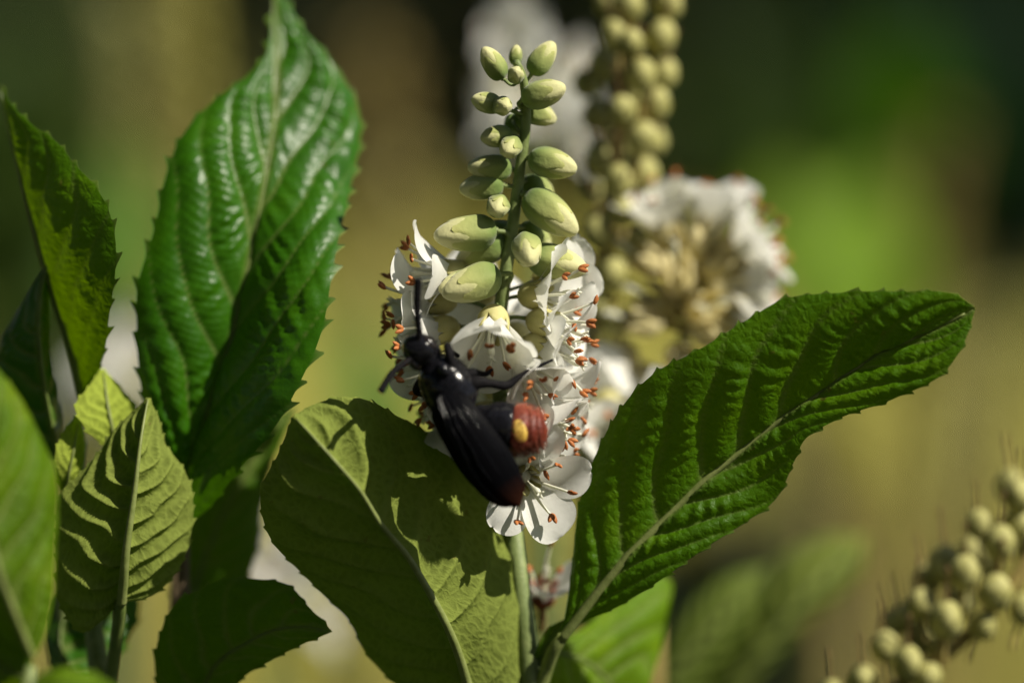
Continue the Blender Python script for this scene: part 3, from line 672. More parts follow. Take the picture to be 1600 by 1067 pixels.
# tall capsule spike behind
ax = PP([(915, 640, 34), (922, 540, 33), (940, 420, 32), (955, 300, 31), (972, 180, 30), (985, 60, 29), (1000, -60, 28)])
capsule_spike = thing('capsule_spike', 'tall seed spike crowded with round yellow-green capsules rising behind the buds', 'seed spike', ground_below(ax[0], 30, 70))
stem_part(capsule_spike, to_ground(ax[0], 30, 70) + [ax[0]], 2.2, 1.1, PEDI, 'woody_stem')
stem_part(capsule_spike, ax, 1.05, 0.6, PEDI, 'stem')
for px, py, dp, d, s in [
    (1045, 8, 28, (.3, -1, -.1), 1.0), (1033, 57, 27, (.25, -1, -.2), 1.1), (960, 55, 27, (-.2, -1, -.2), 1.05), (987, 66, 24, (-.3, -.8, -.6), .9), (1003, 118, 25, (0, -1, -.3), 1.1),
    (1038, 114, 29, (.3, -1, .1), 1.0), (1025, 162, 28, (.25, -1, 0), 1.05), (972, 172, 25, (-.2, -1, -.4), 1.0), (1004, 216, 26, (.2, -1, -.2), 1.1), (935, 246, 29, (-.35, -1, 0), 1.0),
    (966, 282, 26, (-.05, -1, -.4), 1.08), (1006, 272, 30, (.3, -1, 0), 1.1), (935, 362, 27, (-.2, -1, -.3), 1.1), (972, 332, 26, (.1, -1, -.4), .95), (957, 428, 26, (0, -1, -.4), 1.1),
    (990, 385, 31, (.35, -1, 0), 1.0), (915, 130, 34, (-.3, -1, .2), 1.0), (930, 180, 33, (-.3, -1, .2), 1.0), (940, 100, 32, (-.3, -1, .1), 1.0), (985, 10, 27, (-.05, -1, -.3), 1.0), (950, 5, 31, (-.3, -1, .1), .95),
    (925, 300, 35, (-.4, -1, .4), 1.0), (985, 330, 36, (.3, -1, .5), 1.0), (1020, 220, 35, (.4, -1, .4), 1.0), (912, 440, 33, (-.4, -1, .1), 1.0), (905, 510, 35, (-.4, -1, .3), 1.0), (960, 505, 28, (.2, -1, -.3), 1.0), (930, 470, 27, (-.1, -1, -.4), 1.0),
    (960, 230, 35, (-.1, -1, .6), 1.0), (1000, 165, 35, (0, -1, .6), 1.0)]:
    capsule(capsule_spike, px, py, dp, d, s)
# capsule spike low down with long brown styles
ax = PP([(1330, 1150, 22), (1400, 1075, 22), (1480, 1020, 22), (1545, 960, 22), (1600, 880, 22), (1640, 780, 22), (1660, 700, 22)])
low_spike = thing('capsule_spike', 'leaning seed spike of pale capsules with long brown hair-like styles', 'seed spike', ground_below(ax[0], -40, 50))
stem_part(low_spike, to_ground(ax[0], -40, 50) + [ax[0], ax[1]], 2.0, 0.9, PEDI, 'woody_stem')
stem_part(low_spike, ax, 0.95, 0.5, PEDI, 'stem')
for px, py, dp, d, s in [
    (1592, 775, 20, (0, -1, -.2), 1.05), (1530, 818, 21, (-.1, -1, -.1), .95), (1562, 846, 19, (.05, -1, -.3), 1.12), (1477, 882, 24, (-.1, -1, .1), 1.25), (1507, 893, 19, (0, -1, -.3), 1.12),
    (1555, 924, 19, (.1, -1, -.3), 1.2), (1440, 943, 21, (-.1, -1, -.2), 1.02), (1478, 967, 18, (0, -1, -.4), 1.22), (1535, 976, 20, (.35, -.9, -.3), .95), (1383, 1009, 21, (-.1, -1, -.2), 1.02),
    (1418, 1034, 18, (0, -1, -.4), 1.12), (1466, 1012, 22, (.2, -1, 0), .85), (1348, 1063, 20, (-.1, -1, -.3), 1.05), (1450, 1058, 19, (.3, -1, -.3), 1.0), (1582, 760, 27, (-.1, -1, .3), 1.15), (1610, 860, 24, (.2, -1, .2), 1.0),
    (1300, 1085, 21, (-.1, -1, -.2), 1.0), (1415, 965, 26, (-.2, -1, .3), 1.0), (1520, 860, 27, (0, -1, .4), 1.0), (1600, 950, 22, (.3, -1, 0), 1.0), (1448, 905, 27, (-.2, -1, .3), 1.0), (1500, 940, 27, (.1, -1, .5), 1.05), (1395, 975, 27, (-.2, -1, .3), .95), (1545, 880, 27, (.2, -1, .5), 1.05), (1590, 815, 21, (.2, -1, -.1), 1.0), (1440, 1000, 26, (.1, -1, .4), 1.0)]:
    capsule(low_spike, px, py, dp, d, s)

# --- fading flower spike behind
ax = PP([(1020, 900, 40), (1032, 760, 38), (1050, 640, 35), (1066, 540, 33), (1082, 450, 31), (1096, 380, 30), (1104, 340, 30)])
fading_spike = thing('fading_spike', 'fading flower spike with yellow calyces and a few last white petals, behind the buds', 'flower spike', ground_below(ax[0], 20, 60))
stem_part(fading_spike, to_ground(ax[0], 20, 60) + [ax[0]], 2.2, 1.1, PEDI, 'woody_stem')
stem_part(fading_spike, ax, 1.0, 0.5, STEM, 'stem')
for px, py, dp, d, kd, pet, st in [
    (1040, 372, 28, (-.25, -.8, -.3), 'bell', 5, 4), (1112, 372, 29, (.15, -1, -.1), 'bell', 5, 3), (1140, 400, 28, (.8, -.5, -.2), 'open', 5, 9), (1140, 440, 30, (.9, -.1, .1), 'open', 5, 4),
    (1130, 455, 26, (.9, .1, -.3), 'bell', 4, 3), (1125, 490, 29, (.9, .3, .0), 'bell', 5, 4), (1082, 388, 27, (0, -1, -.3), 'bell', 0, 0), (1060, 440, 25, (-.1, -.8, -.6), 'bell', 0, 0),
    (1026, 418, 28, (-.8, -.5, -.3), 'bell', 0, 0), (1012, 505, 27, (-.8, -.2, -.4), 'bell', 0, 0), (978, 562, 30, (-.7, -.6, -.2), 'bell', 0, 0), (1092, 485, 25, (.5, -.2, -.8), 'bell', 0, 0),
    (1100, 520, 26, (.8, .2, -.4), 'bell', 0, 0), (1060, 560, 27, (.2, .1, -.9), 'bell', 0, 0), (1040, 480, 29, (-.6, -.3, -.3), 'bell', 0, 0), (1010, 590, 30, (-.7, .2, -.3), 'bell', 2, 2), (1090, 420, 29, (.3, -.7, -.4), 'bell', 0, 0), (1120, 425, 27, (.7, -.5, -.4), 'bell', 0, 0)]:
    flower(fading_spike, P(px, py, dp) - V3(*d) * 0.8, V3(*d), kd, 1.05, petals=pet, stamens=st, cal=CAL_S)

# --- further white spikes, far out of focus
def white_spike(label, pts, count, dep_r, spread, up=True, s=1.0):
    axp = PP(pts); root = thing('white_spike', label, 'flower spike', ground_below(axp[0], 10, 60), 'white flower spikes out of focus')
    stem_part(root, to_ground(axp[0], 10, 60) + list(axp), 2.2, 0.5, STEM, 'stem')
    q = spline(axp, 60)
    for k in range(count):
        c = q[int(30 + 29 * k / max(count - 1, 1))]; a = k * 2.4
        d = RIGHT * math.cos(a) + FWD * math.sin(a) + UP * 0.25; d /= np.linalg.norm(d)
        flower(root, c + d * spread, d, ('open', 'flat', 'bell')[k % 3], s, stamens=4)
    return root
white_spike('white flower spike wholly out of focus behind the topmost buds', [(838, 420, 95), (836, 330, 94), (834, 260, 93), (832, 180, 92), (830, 70, 92)], 8, 0, 3.0, s=0.78)
white_spike('small white flower spike peeping out below the pale young leaves and the glossy leaf', [(190, 760, 170), (198, 680, 170), (203, 610, 170), (206, 560, 170)], 3, 0, 2.0)
white_spike('white blossom blurred behind the gap beside the dark shaded leaf', [(432, 1100, 130), (430, 1000, 130), (424, 920, 130), (418, 870, 130)], 4, 0, 2.5)
white_spike('white flowers low behind the wasp and beside the red-brown tail', [(940, 820, 28), (945, 740, 26), (950, 680, 24), (958, 635, 22)], 7, 0, 1.5, s=0.9)
# spent flower beside the stem
sp = thing('spent_flower', 'withered red-brown flower with a white scrap near the flower stem base', 'flower', P(848, 985, 16))
stem_part(sp, [P(848, 985, 16), P(849, 960, 15), P(848, 945, 14)], 0.4, 0.35, STYLE, 'stalk', 12)
CAL_R = calyx_mesh(REDBIT, 4.0, 1.7, 3.0)
flower(sp, P(846, 940, 14), V3(.1, -.6, -.6), 'bell', 0.9, petals=3, stamens=4, cal=CAL_R)

# ------------------------------------------------------------------ the wasp
WD = -9.8
wasp = thing('wasp', 'black wasp with red-brown hairy tail and a yellow spot, clinging to white flowers', 'wasp', P(735, 640, WD))
wo = origin(wasp)
body = [(632, 556, 0, 4), (637, 553, 0, 17), (648, 549, 0, 25), (660, 549, 0, 26), (669, 555, 0, 22), (674, 562, 0, 19), (680, 571, 0, 30), (692, 591, 0, 39), (706, 614, 0, 42), (719, 632, .3, 37),
        (729, 642, .6, 21), (735, 646, .8, 13), (743, 650, .8, 20), (755, 658, .8, 33), (771, 665, .8, 38), (788, 669, .8, 39.5), (796, 671, .8, 38), (799, 671.5, .8, 35.5), (804, 672, .8, 37), (814, 673, .8, 37.5),
        (823, 673, .8, 35), (825, 673, .8, 33), (829, 673, .8, 33.5), (837, 672, .8, 30.5), (839, 672, .8, 28), (843, 671.5, .8, 27.5), (849, 671, .8, 21), (853, 670.5, .8, 12), (856, 670, .8, 1)]
bp = np.array([np.append(P(x, y, WD + d), r * K) for x, y, d, r in body])
q = spline(bp, 220); c, rad = q[:, :3], np.maximum(q[:, 3], 0.01)
tg, na, nb = frames(c); seg = 36; th = np.linspace(0, 2 * math.pi, seg, endpoint=False)
v = c[:, None] + rad[:, None, None] * (na[:, None] * np.cos(th)[None, :, None] + 0.94 * nb[:, None] * np.sin(th)[None, :, None])
f = grid_faces(220, seg, True)
# face colour: red from the third tergite backwards
red_from = np.argmin(np.linalg.norm(c - P(799, 671.5, WD + .8), axis=1))
mi = (f[:, 0] // seg >= red_from).astype(int)
bo = link('body', mesh('body', v.reshape(-1, 3) - wo, f, [CHITIN, REDAB], mat_idx=mi), wasp)
def ball(name, px, py, d, rx, ry, rz, rot, mat, parent=wasp, seg=20):
    vv, ff = lathe([(math.sin(a) + 1e-4, -math.cos(a)) for a in np.linspace(0, math.pi, 14)], seg)
    R_ = np.array((Matrix.Rotation(0, 3, 'X') if rot is None else rot.to_matrix()))
    vv = (vv * np.array([rx, ry, rz])) @ R_.T + P(px, py, d) - wo
    return link(name, mesh(name, vv, ff, mat), parent)
ball('eye', 671, 538, WD - 0.8, .6, .6, 1.0, aim(V3(.5, .6, .1)), EYE)
ball('eye', 646, 568, WD - 0.9, .50, .50, .90, aim(V3(.5, .6, .1)), EYE)
ball('scutellum', 694, 578, WD - 2.2, .95, .7, .95, aim(V3(.5, .8, 0)), CHITIN)
si = np.argmin(np.linalg.norm(c - P(812.5, 673, WD + .8), axis=1)); step = np.linalg.norm(c[si + 1] - c[si])
t0_ = math.atan2(nb[si] @ -FWD, na[si] @ -FWD); sv, sf = [], []
for i_, rr_ in enumerate((0.0, .35, .7, .92, 1.0)):
    for k_ in range(24):
        a_ = k_ * math.pi / 12; ii = si + rr_ * .80 * math.cos(a_) / step + rr_ * math.sin(a_) * .25 / step; aa = t0_ + rr_ * .50 * math.sin(a_)
        i0 = int(ii); fr_ = ii - i0; cc = c[i0] * (1 - fr_) + c[i0 + 1] * fr_; r0_ = rad[i0] * (1 - fr_) + rad[i0 + 1] * fr_ + (.035 if rr_ < .95 else -.03)
        sv.append(cc + r0_ * (na[i0] * math.cos(aa) + .94 * nb[i0] * math.sin(aa)) - wo)
link('yellow_spot', mesh('yellow_spot', np.array(sv), grid_faces(5, 24, True), YELLOW), wasp)
def limb(name, pts, radii, mat=CHITIN2, n=40):
    vv, ff = tube(PP(pts) - wo, np.array(radii) * K, n, 10); return link(name, mesh(name, vv, ff, mat), wasp)
def antenna(pts):
    p = spline(PP(pts), 60); k = np.arange(60); rad = np.interp(k, [0, 4, 9, 14, 59], [5, 5.6, 4.2, 4.8, 6.2]) * K * (1 - .16 * (np.abs(np.sin(k * math.pi / 5)) < .35))
    rad[-1] = .15
    t_, a_, b_ = frames(p); th_ = np.linspace(0, 2 * math.pi, 10, endpoint=False)
    vv = p[:, None] + rad[:, None, None] * (a_[:, None] * np.cos(th_)[None, :, None] + b_[:, None] * np.sin(th_)[None, :, None])
    link('antenna', mesh('antenna', vv.reshape(-1, 3) - wo, grid_faces(60, 10, True), CHITIN2), wasp)
antenna([(652, 548, WD - 1), (655, 528, WD - 1.3), (652, 490, WD - 2), (653, 435, WD - 2.8)])
antenna([(642, 560, WD - 1), (634, 566, WD - 1.6), (614, 582, WD - 2.6), (594, 613, WD - 3.6)])
limb('leg', [(700, 590, WD - .5), (705, 574, WD - 1.5), (703, 555, WD - 1.8), (699, 541, WD - 1.2), (704, 548, WD + .5), (716, 556, WD + 2.5)], [9, 8, 7, 6.5, 4, 3])
limb('leg', [(712, 606, WD - .2), (724, 592, WD - .5), (736, 583, WD - .4), (748, 583, WD + .5), (760, 584, WD + 1.5), (769, 577, WD + 2.2)], [11, 10, 8, 4.5, 4, 2.5])
limb('leg', [(718, 622, WD + .2), (732, 604, WD - .6), (745, 598, WD - .8), (765, 599, WD - .4), (795, 601, WD + .6), (808, 591, WD + .9), (832, 577, WD + 1.6), (864, 562, WD + 2.4)], [13, 14, 11, 7, 7, 5, 3.5, 2])
limb('leg', [(668, 590, WD + 1), (656, 600, WD + 2), (650, 612, WD + 3.5), (662, 618, WD + 5)], [9, 8, 5, 3])
limb('leg', [(690, 630, WD + 1.6), (684, 650, WD + 3), (692, 662, WD + 5), (704, 660, WD + 7)], [10, 9, 5, 3])
limb('leg', [(700, 590, WD + 2), (690, 575, WD + 4), (700, 560, WD + 6)], [9, 7, 3])
def wing(cl, wl, wr, lift, thick=0.10, dz=0.0):
    n_, m_ = 70, 21
    q_ = spline(np.column_stack([PP([(x, y, d + dz) for x, y, d in cl]), np.array(wl) * K, np.array(wr) * K]), n_)
    c_ = q_[:, :3]; t_ = np.gradient(c_, axis=0); t_ /= np.linalg.norm(t_, axis=1)[:, None]
    side = np.cross(t_, FWD); side /= np.linalg.norm(side, axis=1)[:, None]
    if side[0] @ RIGHT < 0: side = -side
    s_ = np.linspace(-1, 1, m_)
    w = np.where(s_[None, :] < 0, q_[:, 3:4], q_[:, 4:5]) * s_[None, :]
    prof = lift * (1 - s_ ** 2)[None, :] * np.sin(np.linspace(.5, 2.9, n_))[:, None] + 0.008 * np.sin(s_ * 15)[None, :] * np.linspace(0, 1, n_)[:, None]
    top = c_[:, None] + side[:, None] * w[..., None] - FWD * (prof)[..., None]
    bot = top + FWD * thick
    al = np.repeat(np.linspace(0, 1, n_)[:, None], m_, 1)
    luv = np.stack([w, al * 17, 0 * w + dz], -1)
    vv = np.concatenate([top.reshape(-1, 3), bot.reshape(-1, 3)]); ft = grid_faces(n_, m_); k_ = n_ * m_
    rim = list(range(m_)) + [i * m_ + m_ - 1 for i in range(1, n_)] + [(n_ - 1) * m_ + j for j in range(m_ - 2, -1, -1)] + [i * m_ for i in range(n_ - 2, 0, -1)]
    fr = np.array([(rim[i], rim[(i + 1) % len(rim)], rim[(i + 1) % len(rim)] + k_, rim[i] + k_) for i in range(len(rim))])
    ff = np.concatenate([ft[:, ::-1], ft + k_, fr])
    wg = link('wing', mesh('wing', vv - wo, ff.copy(), WING, {'along': ('FLOAT', np.concatenate([al, al]).ravel()), 'luv': ('FLOAT_VECTOR', np.concatenate([luv, luv]).reshape(-1, 3))}), wasp)
    for s0, s1, a1 in ((-.96, -.9, 66), (-.55, -.75, 50), (-.1, -.35, 54), (.3, .2, 52), (.62, .72, 46), (.96, .9, 66)):
        ks = np.arange(3, a1, 4); jj = np.interp(ks, [3, a1], [(s0 * .6 + 1) * (m_ - 1) / 2, (s1 + 1) * (m_ - 1) / 2]).round().astype(int)
        tv, tf = tube(top[ks, jj] - wo, np.linspace(.085, .045, len(ks)), 40, 6); link('wing_vein', mesh('wing_vein', tv, tf, CHITIN), wg)
wing([(688, 606, WD - 2.2), (704, 634, WD - 2.9), (724, 668, WD - 3.3), (746, 702, WD - 3.2), (768, 736, WD - 2.8), (788, 764, WD - 2.3), (806, 784, WD - 1.9), (813, 790, WD - 1.8)],
     [12, 28, 31, 33, 31, 24, 11, 2], [14, 30, 36, 39, 40, 34, 19, 2], 0.9)
wing([(684, 612, WD - 1.0), (700, 642, WD - 1.6), (720, 676, WD - 1.8), (742, 710, WD - 1.6), (764, 742, WD - 1.3), (782, 768, WD - 1.0), (797, 784, WD - .8), (803, 789, WD - .7)],
     [12, 27, 31, 33, 30, 23, 11, 2], [12, 26, 32, 35, 35, 28, 15, 2], 0.7)
def bristles(name, mat, lo, hi, count, length, parent):
    rb = np.random.default_rng(len(name) + count); vs, fs = [], []
    for k in range(count):
        i = rb.integers(lo, hi); a = rb.uniform(0, 2 * math.pi)
        nn = na[i] * math.cos(a) + .94 * nb[i] * math.sin(a); p = c[i] + nn * rad[i] * .98
        d = nn * 1.0 + tg[i] * rb.uniform(.3, 1.0) + rb.normal(0, .2, 3); d /= np.linalg.norm(d)
        s = np.cross(d, rb.normal(0, 1, 3)); s /= np.linalg.norm(s); L_ = length * rb.uniform(.5, 1.2); b0 = len(vs)
        s2 = np.cross(d, s); w = .022
        vs += [p + s * w, p - s * .5 * w + s2 * .87 * w, p - s * .5 * w - s2 * .87 * w, p + d * L_]
        fs += [(b0, b0 + 1, b0 + 3), (b0 + 1, b0 + 2, b0 + 3), (b0 + 2, b0, b0 + 3)]
    tag(link(name, mesh(name, np.array(vs) - wo, fs, mat), parent), kind='stuff')
bristles('hair', HAIRR, red_from, 216, 2200, 0.8, bo)
bristles('hair', HAIRB, 8, 95, 2000, 0.6, bo)
bristles('hair', HAIRB, 105, red_from, 700, 0.5, bo)

# ------------------------------------------------------------------ what grows behind: shrubs, dry grass, hedge
def leaf_cloud(r, pts, dirs, length, width):
    """one folded four-triangle leaf for each point"""
    n = len(pts); d = dirs / (np.linalg.norm(dirs, axis=1)[:, None] + 1e-9)
    s = np.cross(d, r.normal(0, 1, (n, 3))); s /= np.linalg.norm(s, axis=1)[:, None] + 1e-9
    up = np.cross(s, d); L = length * r.uniform(.6, 1.2, n)[:, None]; W = width * r.uniform(.7, 1.2, n)[:, None]
    a = pts; m1 = pts + d * L * .45 + up * W * .10; e1 = m1 + s * W * .5 + up * W * .12; e2 = m1 - s * W * .5 + up * W * .12
    g1 = pts + d * L * .75 + s * W * .3; g2 = pts + d * L * .75 - s * W * .3; tip = pts + d * L - up * W * .1
    v = np.stack([a, e1, g1, tip, g2, e2, m1], 1).reshape(-1, 3)
    k = (np.arange(n) * 7)[:, None]
    f = np.concatenate([k + np.array([[0, 1, 6]]), k + np.array([[1, 2, 6]]), k + np.array([[2, 3, 6]]), k + np.array([[3, 4, 6]]), k + np.array([[4, 5, 6]]), k + np.array([[5, 0, 6]])])
    return v, f
def shrub(name, label, cat, px, py, dep, rx, rz, mat, count, length, width, seed, group=None, stems=7, top=None):
    """a shrub whose crown is centred on a point of the view; stems rise from the ground below it"""
    r = np.random.default_rng(seed); c = P(px, py, dep); base = np.array([c[0], c[1], -35.0]); kp = K * (FOCUS + dep) / FOCUS; rx, rz = rx * kp, rz * kp
    root = thing(name, label, cat, base, group)
    u = r.normal(0, 1, (count, 3)); u /= np.linalg.norm(u, axis=1)[:, None]; rad_ = r.uniform(.25, 1, count)[:, None] ** .55
    lump = 1 + .22 * np.sin(u[:, :1] * 5 + seed) * np.cos(u[:, 2:] * 4 + seed * .7) + .15 * np.sin(u[:, 1:2] * 9 + seed)
    p = u * rad_ * lump * np.array([rx, rx, rz]) + (c - base)
    keep = p[:, 2] > 15; p, u = p[keep], u[keep]
    v, f = leaf_cloud(r, p, u + r.normal(0, .7, p.shape) + np.array([0, 0, .25]), length, width)
    link('crown', mesh('crown', v, f, mat, smooth=False), root)
    for k in range(stems):
        a = r.uniform(0, 6.28); e = c - base + np.array([math.cos(a) * rx * .6, math.sin(a) * rx * .6, rz * r.uniform(.1, .7)])
        tv, tf = tube(np.array([[math.cos(a) * 25, math.sin(a) * 25, -5], e * np.array([.35, .35, .5]), e]), [7, 5, 2], 12, 7)
        link('stem', mesh('stem', tv, tf, WOOD), root)
    return root
def grass_clump(label, px, dep, count, height, spread, mat, seed, group, heads=True):
    r = np.random.default_rng(seed); c = P(px, 500, dep); base = np.array([c[0], c[1], -35.0]); root = thing('grass_clump', label, 'grass clump', base, group)
    vs, fs = [], []
    hv = []
    for k in range(count):
        a = r.uniform(0, 6.28); q0 = np.array([math.cos(a), math.sin(a), 0]) * r.uniform(0, spread * .35); lean = np.array([math.cos(a), math.sin(a), 0]) * r.uniform(.05, .45)
        h = height * r.uniform(.55, 1.05); w = r.uniform(2.0, 4.5); s = np.array([-math.sin(a), math.cos(a), 0]); b0 = len(vs)
        for i in range(5):
            t = i / 4; p = q0 + lean * h * t ** 1.8 + np.array([0, 0, h * t * (1 - .15 * t)]); ww = w * (1 - t) ** .6 * .5 + .2
            vs += [p - s * ww, p + s * ww]
            if i: fs.append((b0 + 2 * i - 2, b0 + 2 * i - 1, b0 + 2 * i + 1, b0 + 2 * i))
        if heads and k % 3 == 0: hv.append(p)
    link('blades', mesh('blades', np.array(vs), np.array(fs), mat, smooth=False), root)
    for o in root.children: o['kind'] = 'stuff'
    if hv:
        hv = np.array(hv); pp = np.repeat(hv, 14, 0) + r.normal(0, 1, (len(hv) * 14, 3)) * np.array([7, 7, 26])
        v, f = leaf_cloud(r, pp, r.normal(0, .5, pp.shape) + np.array([0, 0, 1]), 13, 5)
        h = link('seed_heads', mesh('seed_heads', v, f, F_TAN, smooth=False), root); h['kind'] = 'stuff'
    return root
# hedge with shade put into its dark leaf colour, 8 to 10 m off (radii below are in photograph pixels at that distance)
for k, px in enumerate([-900, -420, -60, 300, 620, 940, 1220, 1500, 1800, 2200, 2650]):
    shrub('shade_dark_shrub', 'shrub of the far hedge, shade put into its dark leaf colour', 'shrub', px, -170 + 50 * math.sin(k * 2.1), 8600 + 600 * math.sin(k * 3.7), 270, 520, F_SHADE, 3600, 95, 46, 100 + k, 'shade-dark shrubs of the far hedge', 6)
# single plants between
shrub('green_shrub', 'mid-green shrub just under the dark hedge, beyond the bright yellow-green leaves', 'shrub', 1190, 270, 2300, 100, 110, F_MID, 400, 50, 24, 42)
shrub('blue_green_shrub', 'dusky blue-green shrub in front of the dark hedge', 'shrub', 1430, 140, 2600, 150, 130, F_TEAL, 700, 55, 26, 32)
shrub('olive_shrub', 'olive green shrub beside the glossy upright leaf', 'shrub', 190, 300, 1600, 110, 190, F_OLIVE, 420, 40, 20, 41)
shrub('green_shrub', 'mid-green shrub blurred behind the folded upright leaves', 'shrub', 30, 400, 1500, 110, 300, F_MID, 600, 42, 20, 35)
shrub('dark_shrub', 'shrub with shade put into its dark leaf colour, beside the leaning seed spike', 'shrub', 1130, 1010, 1000, 150, 120, F_SHADE, 450, 40, 20, 39)
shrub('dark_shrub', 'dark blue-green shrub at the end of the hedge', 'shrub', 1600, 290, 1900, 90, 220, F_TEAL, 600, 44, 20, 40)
# more shoots of the flowering shrub, a hand's breadth to half a metre behind: single leaves and seed spikes
def back_leaf(parent, b, t, dep, wl, wr, mat, tip=6, el=0, er=6, under=False):
    """leaf from pixel b to pixel t, half widths in pixels; tip, el, er: how much farther off (mm) the tip and the two edges lie"""
    b, t = np.array(b, float), np.array(t, float); d = t - b; n_ = np.array([d[1], -d[0]]) / np.hypot(*d)      # n_ points to the side called left
    mk = lambda f, w, e: tuple(b + d * f + n_ * w) + (dep + tip * f + e,)
    leaf(parent, [mk(0, 0, 0), mk(.33, 0, 0), mk(.66, 0, 0), mk(1, 0, 0)], [mk(.2, wl * .7, el * .7), mk(.5, wl, el), mk(.8, wl * .6, el * .6)], [mk(.2, -wr * .7, er * .7), mk(.5, -wr, er), mk(.8, -wr * .6, er * .6)],
         mat, under=under, veins=7, amp=0.8, rib=0.6, N=60, M=10, gap=3.5)
def back_shoot(label, foot, dep, leaves):
    c = P(*foot, dep); root = thing('leafy_shoot', label, 'shoot', ground_below(c, 20, 50))
    stem_part(root, to_ground(c, 20, 50) + [c], 2.4, 0.9, STEM, 'stem')
    for a in leaves: back_leaf(root, *a)
back_shoot('shoot of bright yellow-green sunlit leaves, a soft glow behind the fading white spike', (1270, 560), 420,
     [((1280, 530), (1370, 270), 400, 80, 110, YOUNG, 24, -5, 18), ((1265, 540), (1215, 270), 410, 70, 80, YOUNG, 24, -2, 14), ((1290, 545), (1440, 420), 395, 55, 70, YOUNG, 14, 5, 12), ((1290, 560), (1310, 380), 380, 60, 60, YOUNG, 18, -3, 12)])
back_shoot('shoot of mid-green leaves, blurred beside the glossy leaf', (200, 620), 330,
     [((200, 520), (190, 220), 330, 60, 70, LEAF, 25, -4, 14), ((190, 560), (80, 400), 335, 50, 60, GLOSSY, 0, 6, 4)])
back_shoot('shoot of green leaves, blurred above the pale central leaf', (570, 760), 330,
     [((572, 720), (545, 480), 330, 50, 60, LEAF, 10, -4, 10), ((575, 740), (660, 600), 335, 40, 50, GLOSSY, 6, 4, 6)])
back_shoot('shoot of dim green leaves, blurred high up before the hedge', (1420, 330), 520,
     [((1425, 290), (1410, 20), 520, 80, 80, GLOSSY, -20, 8, -8), ((1430, 310), (1530, 150), 520, 50, 60, GLOSSY, -10, 0, -8)])
SEEDBITS = [mesh('capsule', lathe(smooth_profile([(0.02, -0.25), (0.9, -0.05), (1.5, 0.8), (1.62, 1.7), (1.25, 2.7), (0.5, 3.3), (0.12, 3.6)], 9), 10)[0], lathe(smooth_profile([(0.02, -0.25), (0.9, -0.05), (1.5, 0.8), (1.62, 1.7), (1.25, 2.7), (0.5, 3.3), (0.12, 3.6)], 9), 10)[1], [m]) for m in (FRUIT, F_TAN, F_BROWN)]
def back_spike(label, pts, dep, seed, tone=0, count=26):
    r = np.random.default_rng(seed); a = PP([(x, y, dep) for x, y in pts]); root = thing('capsule_spike', label, 'seed spike', ground_below(a[0], 15, 40), 'seed spikes out of focus')
    stem_part(root, to_ground(a[0], 15, 40) + list(a), 2.0, 0.6, PEDI, 'stem'); q = spline(a, count)
    for k in range(count):
        g = k * 2.4; d = RIGHT * math.cos(g) + FWD * math.sin(g) + UP * 1.3; d /= np.linalg.norm(d)
        link('capsule', SEEDBITS[tone], root, q[k] + d * 2.6 - origin(root), aim(d), r.uniform(1.0, 1.35))
back_spike('tan seed spike blurred above the folded leaves, the taller of two', [(255, 330), (262, 180), (270, 40), (272, -80)], 380, 1, 1, 34)
back_spike('tan seed spike blurred above the folded leaves, the shorter of two', [(215, 300), (218, 200), (212, 100), (205, 20)], 430, 2, 0)
back_spike('stout pale tan seed spike blurred above the folded leaves', [(300, 260), (292, 150), (284, 40), (280, -60)], 260, 11, 1, 34)
back_spike('brown seed spike blurred next to the bud spike, under the dark hedge', [(610, 400), (604, 280), (590, 170), (575, 90)], 360, 3, 2)
back_spike('olive seed spike blurred between the glossy leaf and the white flowers', [(590, 560), (600, 450), (612, 360), (640, 280)], 380, 4, 0)
back_spike('brown seed spike blurred beyond the yellow-green leaves', [(1410, 470), (1435, 380), (1452, 300), (1470, 230)], 460, 5, 2, 30)
back_spike('pale tan seed spike blurred under the long dark leaf tip', [(1290, 800), (1282, 740), (1272, 690), (1268, 650)], 330, 6, 1, 18)
back_spike('tan seed spike blurred under the long dark leaf tip, the leaning one', [(1400, 800), (1390, 720), (1400, 640), (1430, 560)], 400, 7, 1, 30)
back_spike('tan seed spike blurred behind the leaning capsule spike', [(1500, 820), (1520, 720), (1530, 620), (1550, 520)], 420, 8, 0, 30)
back_spike('tan seed spike blurred beneath the crinkled low leaf tip', [(520, 1130), (522, 1050), (528, 980), (520, 920)], 260, 9, 1)
back_spike('pale seed spike blurred just behind the lowest white flower', [(880, 1000), (872, 930), (868, 860), (874, 800)], 120, 10, 1, 22)
for k, (px, dep, cnt, h, sp_, m) in enumerate([(1120, 1300, 160, 690, 200, F_TAN), (1500, 1500, 160, 690, 240, F_TAN), (1330, 2300, 200, 640, 300, F_TAN), (760, 1900, 180, 620, 240, F_TAN), (480, 1500, 160, 640, 200, F_TAN),
                                             (250, 2400, 200, 640, 300, F_OLIVE), (1700, 2300, 180, 620, 260, F_TAN), (-120, 2000, 180, 600, 240, F_OLIVE), (980, 2800, 180, 560, 300, F_TAN)]):
    grass_clump('clump of dry tan grass with seed heads, blurred' if m is F_TAN else 'clump of olive green grass, blurred', px, dep, cnt, h, sp_, m, 60 + k, 'dry grass clumps' if m is F_TAN else 'olive grass clumps', m is F_TAN)
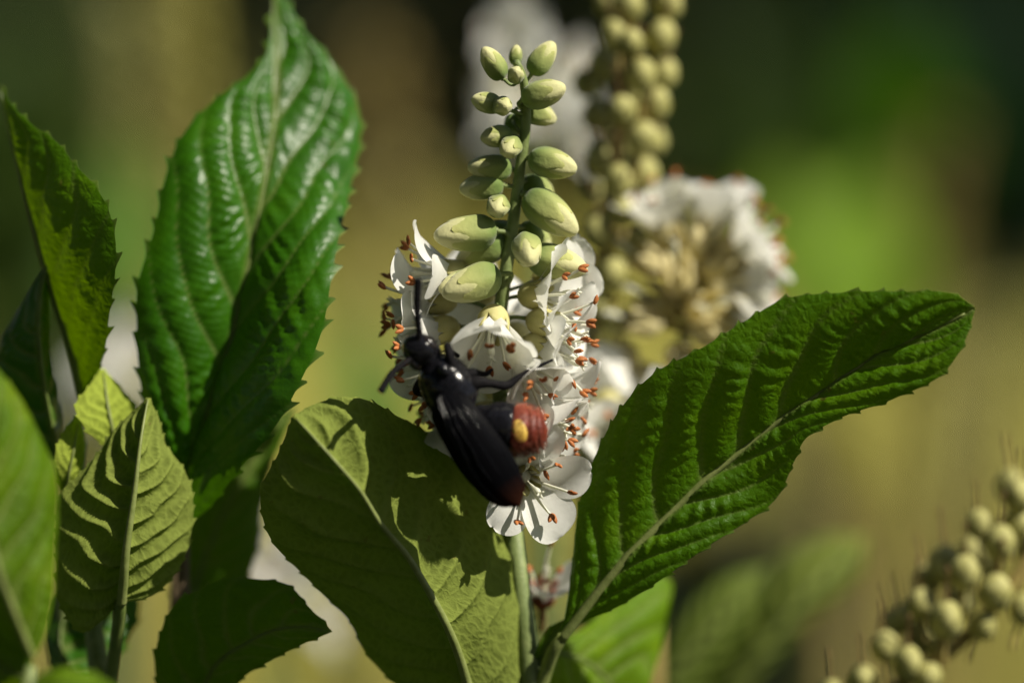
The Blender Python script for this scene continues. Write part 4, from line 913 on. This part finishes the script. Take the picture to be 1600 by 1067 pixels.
# unseen trees, added to close off open sky and deepen the shade
def tree(label, x, y, height, crown, seed):
    r = np.random.default_rng(seed); root = thing('sky_block_tree', label, 'tree', np.array([x, y, -60.0]), 'unseen trees added to block the sky')
    tv, tf = tube(np.array([[0, 0, -20], [30, 20, height * .3], [-20, 40, height * .6], [10, 0, height * .9]]), [130, 100, 80, 30], 24, 12); link('trunk', mesh('trunk', tv, tf, WOOD), root)
    tips = []
    for k in range(11):
        a = k * 2.4; h0 = height * (.35 + .04 * k); e = np.array([math.cos(a) * crown * .75, math.sin(a) * crown * .75, h0 + crown * r.uniform(.1, .6)])
        tv, tf = tube(np.array([[0, 0, h0], e * np.array([.5, .5, 0]) + np.array([0, 0, h0 + crown * .2]), e]), [45, 30, 8], 14, 8); link('limb', mesh('limb', tv, tf, WOOD), root); tips.append(e)
    tips.append(np.array([0, 0, height * .95])); n_ = 4200
    ci = np.array(tips)[r.integers(0, len(tips), n_)]; p = ci + r.normal(0, 1, (n_, 3)) * crown * np.array([.27, .27, .24])
    v, f = leaf_cloud(r, p, r.normal(0, 1, p.shape), 170, 95); link('crown', mesh('crown', v, f, F_SHADE, smooth=False), root)
tree('unseen broad dark tree, added to block sky on the side away from the sun', -2300, 500, 3600, 1700, 201)
tree('unseen tall dark tree, added to block sky opposite the hedge', -1300, -2500, 3600, 1600, 202)
tree('unseen lower dark tree, added to block sky, its crown wide and low', 700, -3300, 3200, 1500, 203)
tree('unseen dark tree, added to block sky between the hedge and the broad tree', -2900, 3600, 4200, 1700, 204)
# the shrub's unseen lower foliage, added to block light bounced off the ground
r = np.random.default_rng(77); n_ = 5200
p = np.column_stack([r.uniform(-750, 750, n_), r.uniform(-420, 620, n_), r.uniform(120, 900, n_)])
p = p[(p[:, 2] < 1020 - 0.22 * (p[:, 1] + 495) - 75) & (np.hypot(p[:, 0] / 750, (p[:, 1] - 100) / 520) < 1)]
body = thing('unseen_lower_foliage', 'unseen lower foliage of the flowering shrub, added to block light bounced off the ground', 'shrub', np.array([0, 100, -10.0]))
v, f = leaf_cloud(r, p - origin(body), r.normal(0, 1, p.shape) + np.array([0, 0, .3]), 75, 36); link('crown', mesh('crown', v, f, F_TEAL, smooth=False), body)
for k in range(14):
    a = k * 2.4; e = np.array([math.cos(a) * 420, math.sin(a) * 300, 640 - 30 * (k % 4)])
    tv, tf = tube(np.array([[math.cos(a) * 60, math.sin(a) * 60, 0], e * np.array([.5, .5, .5]), e]), [7, 5, 2], 14, 8); link('stem', mesh('stem', tv, tf, WOOD), body)
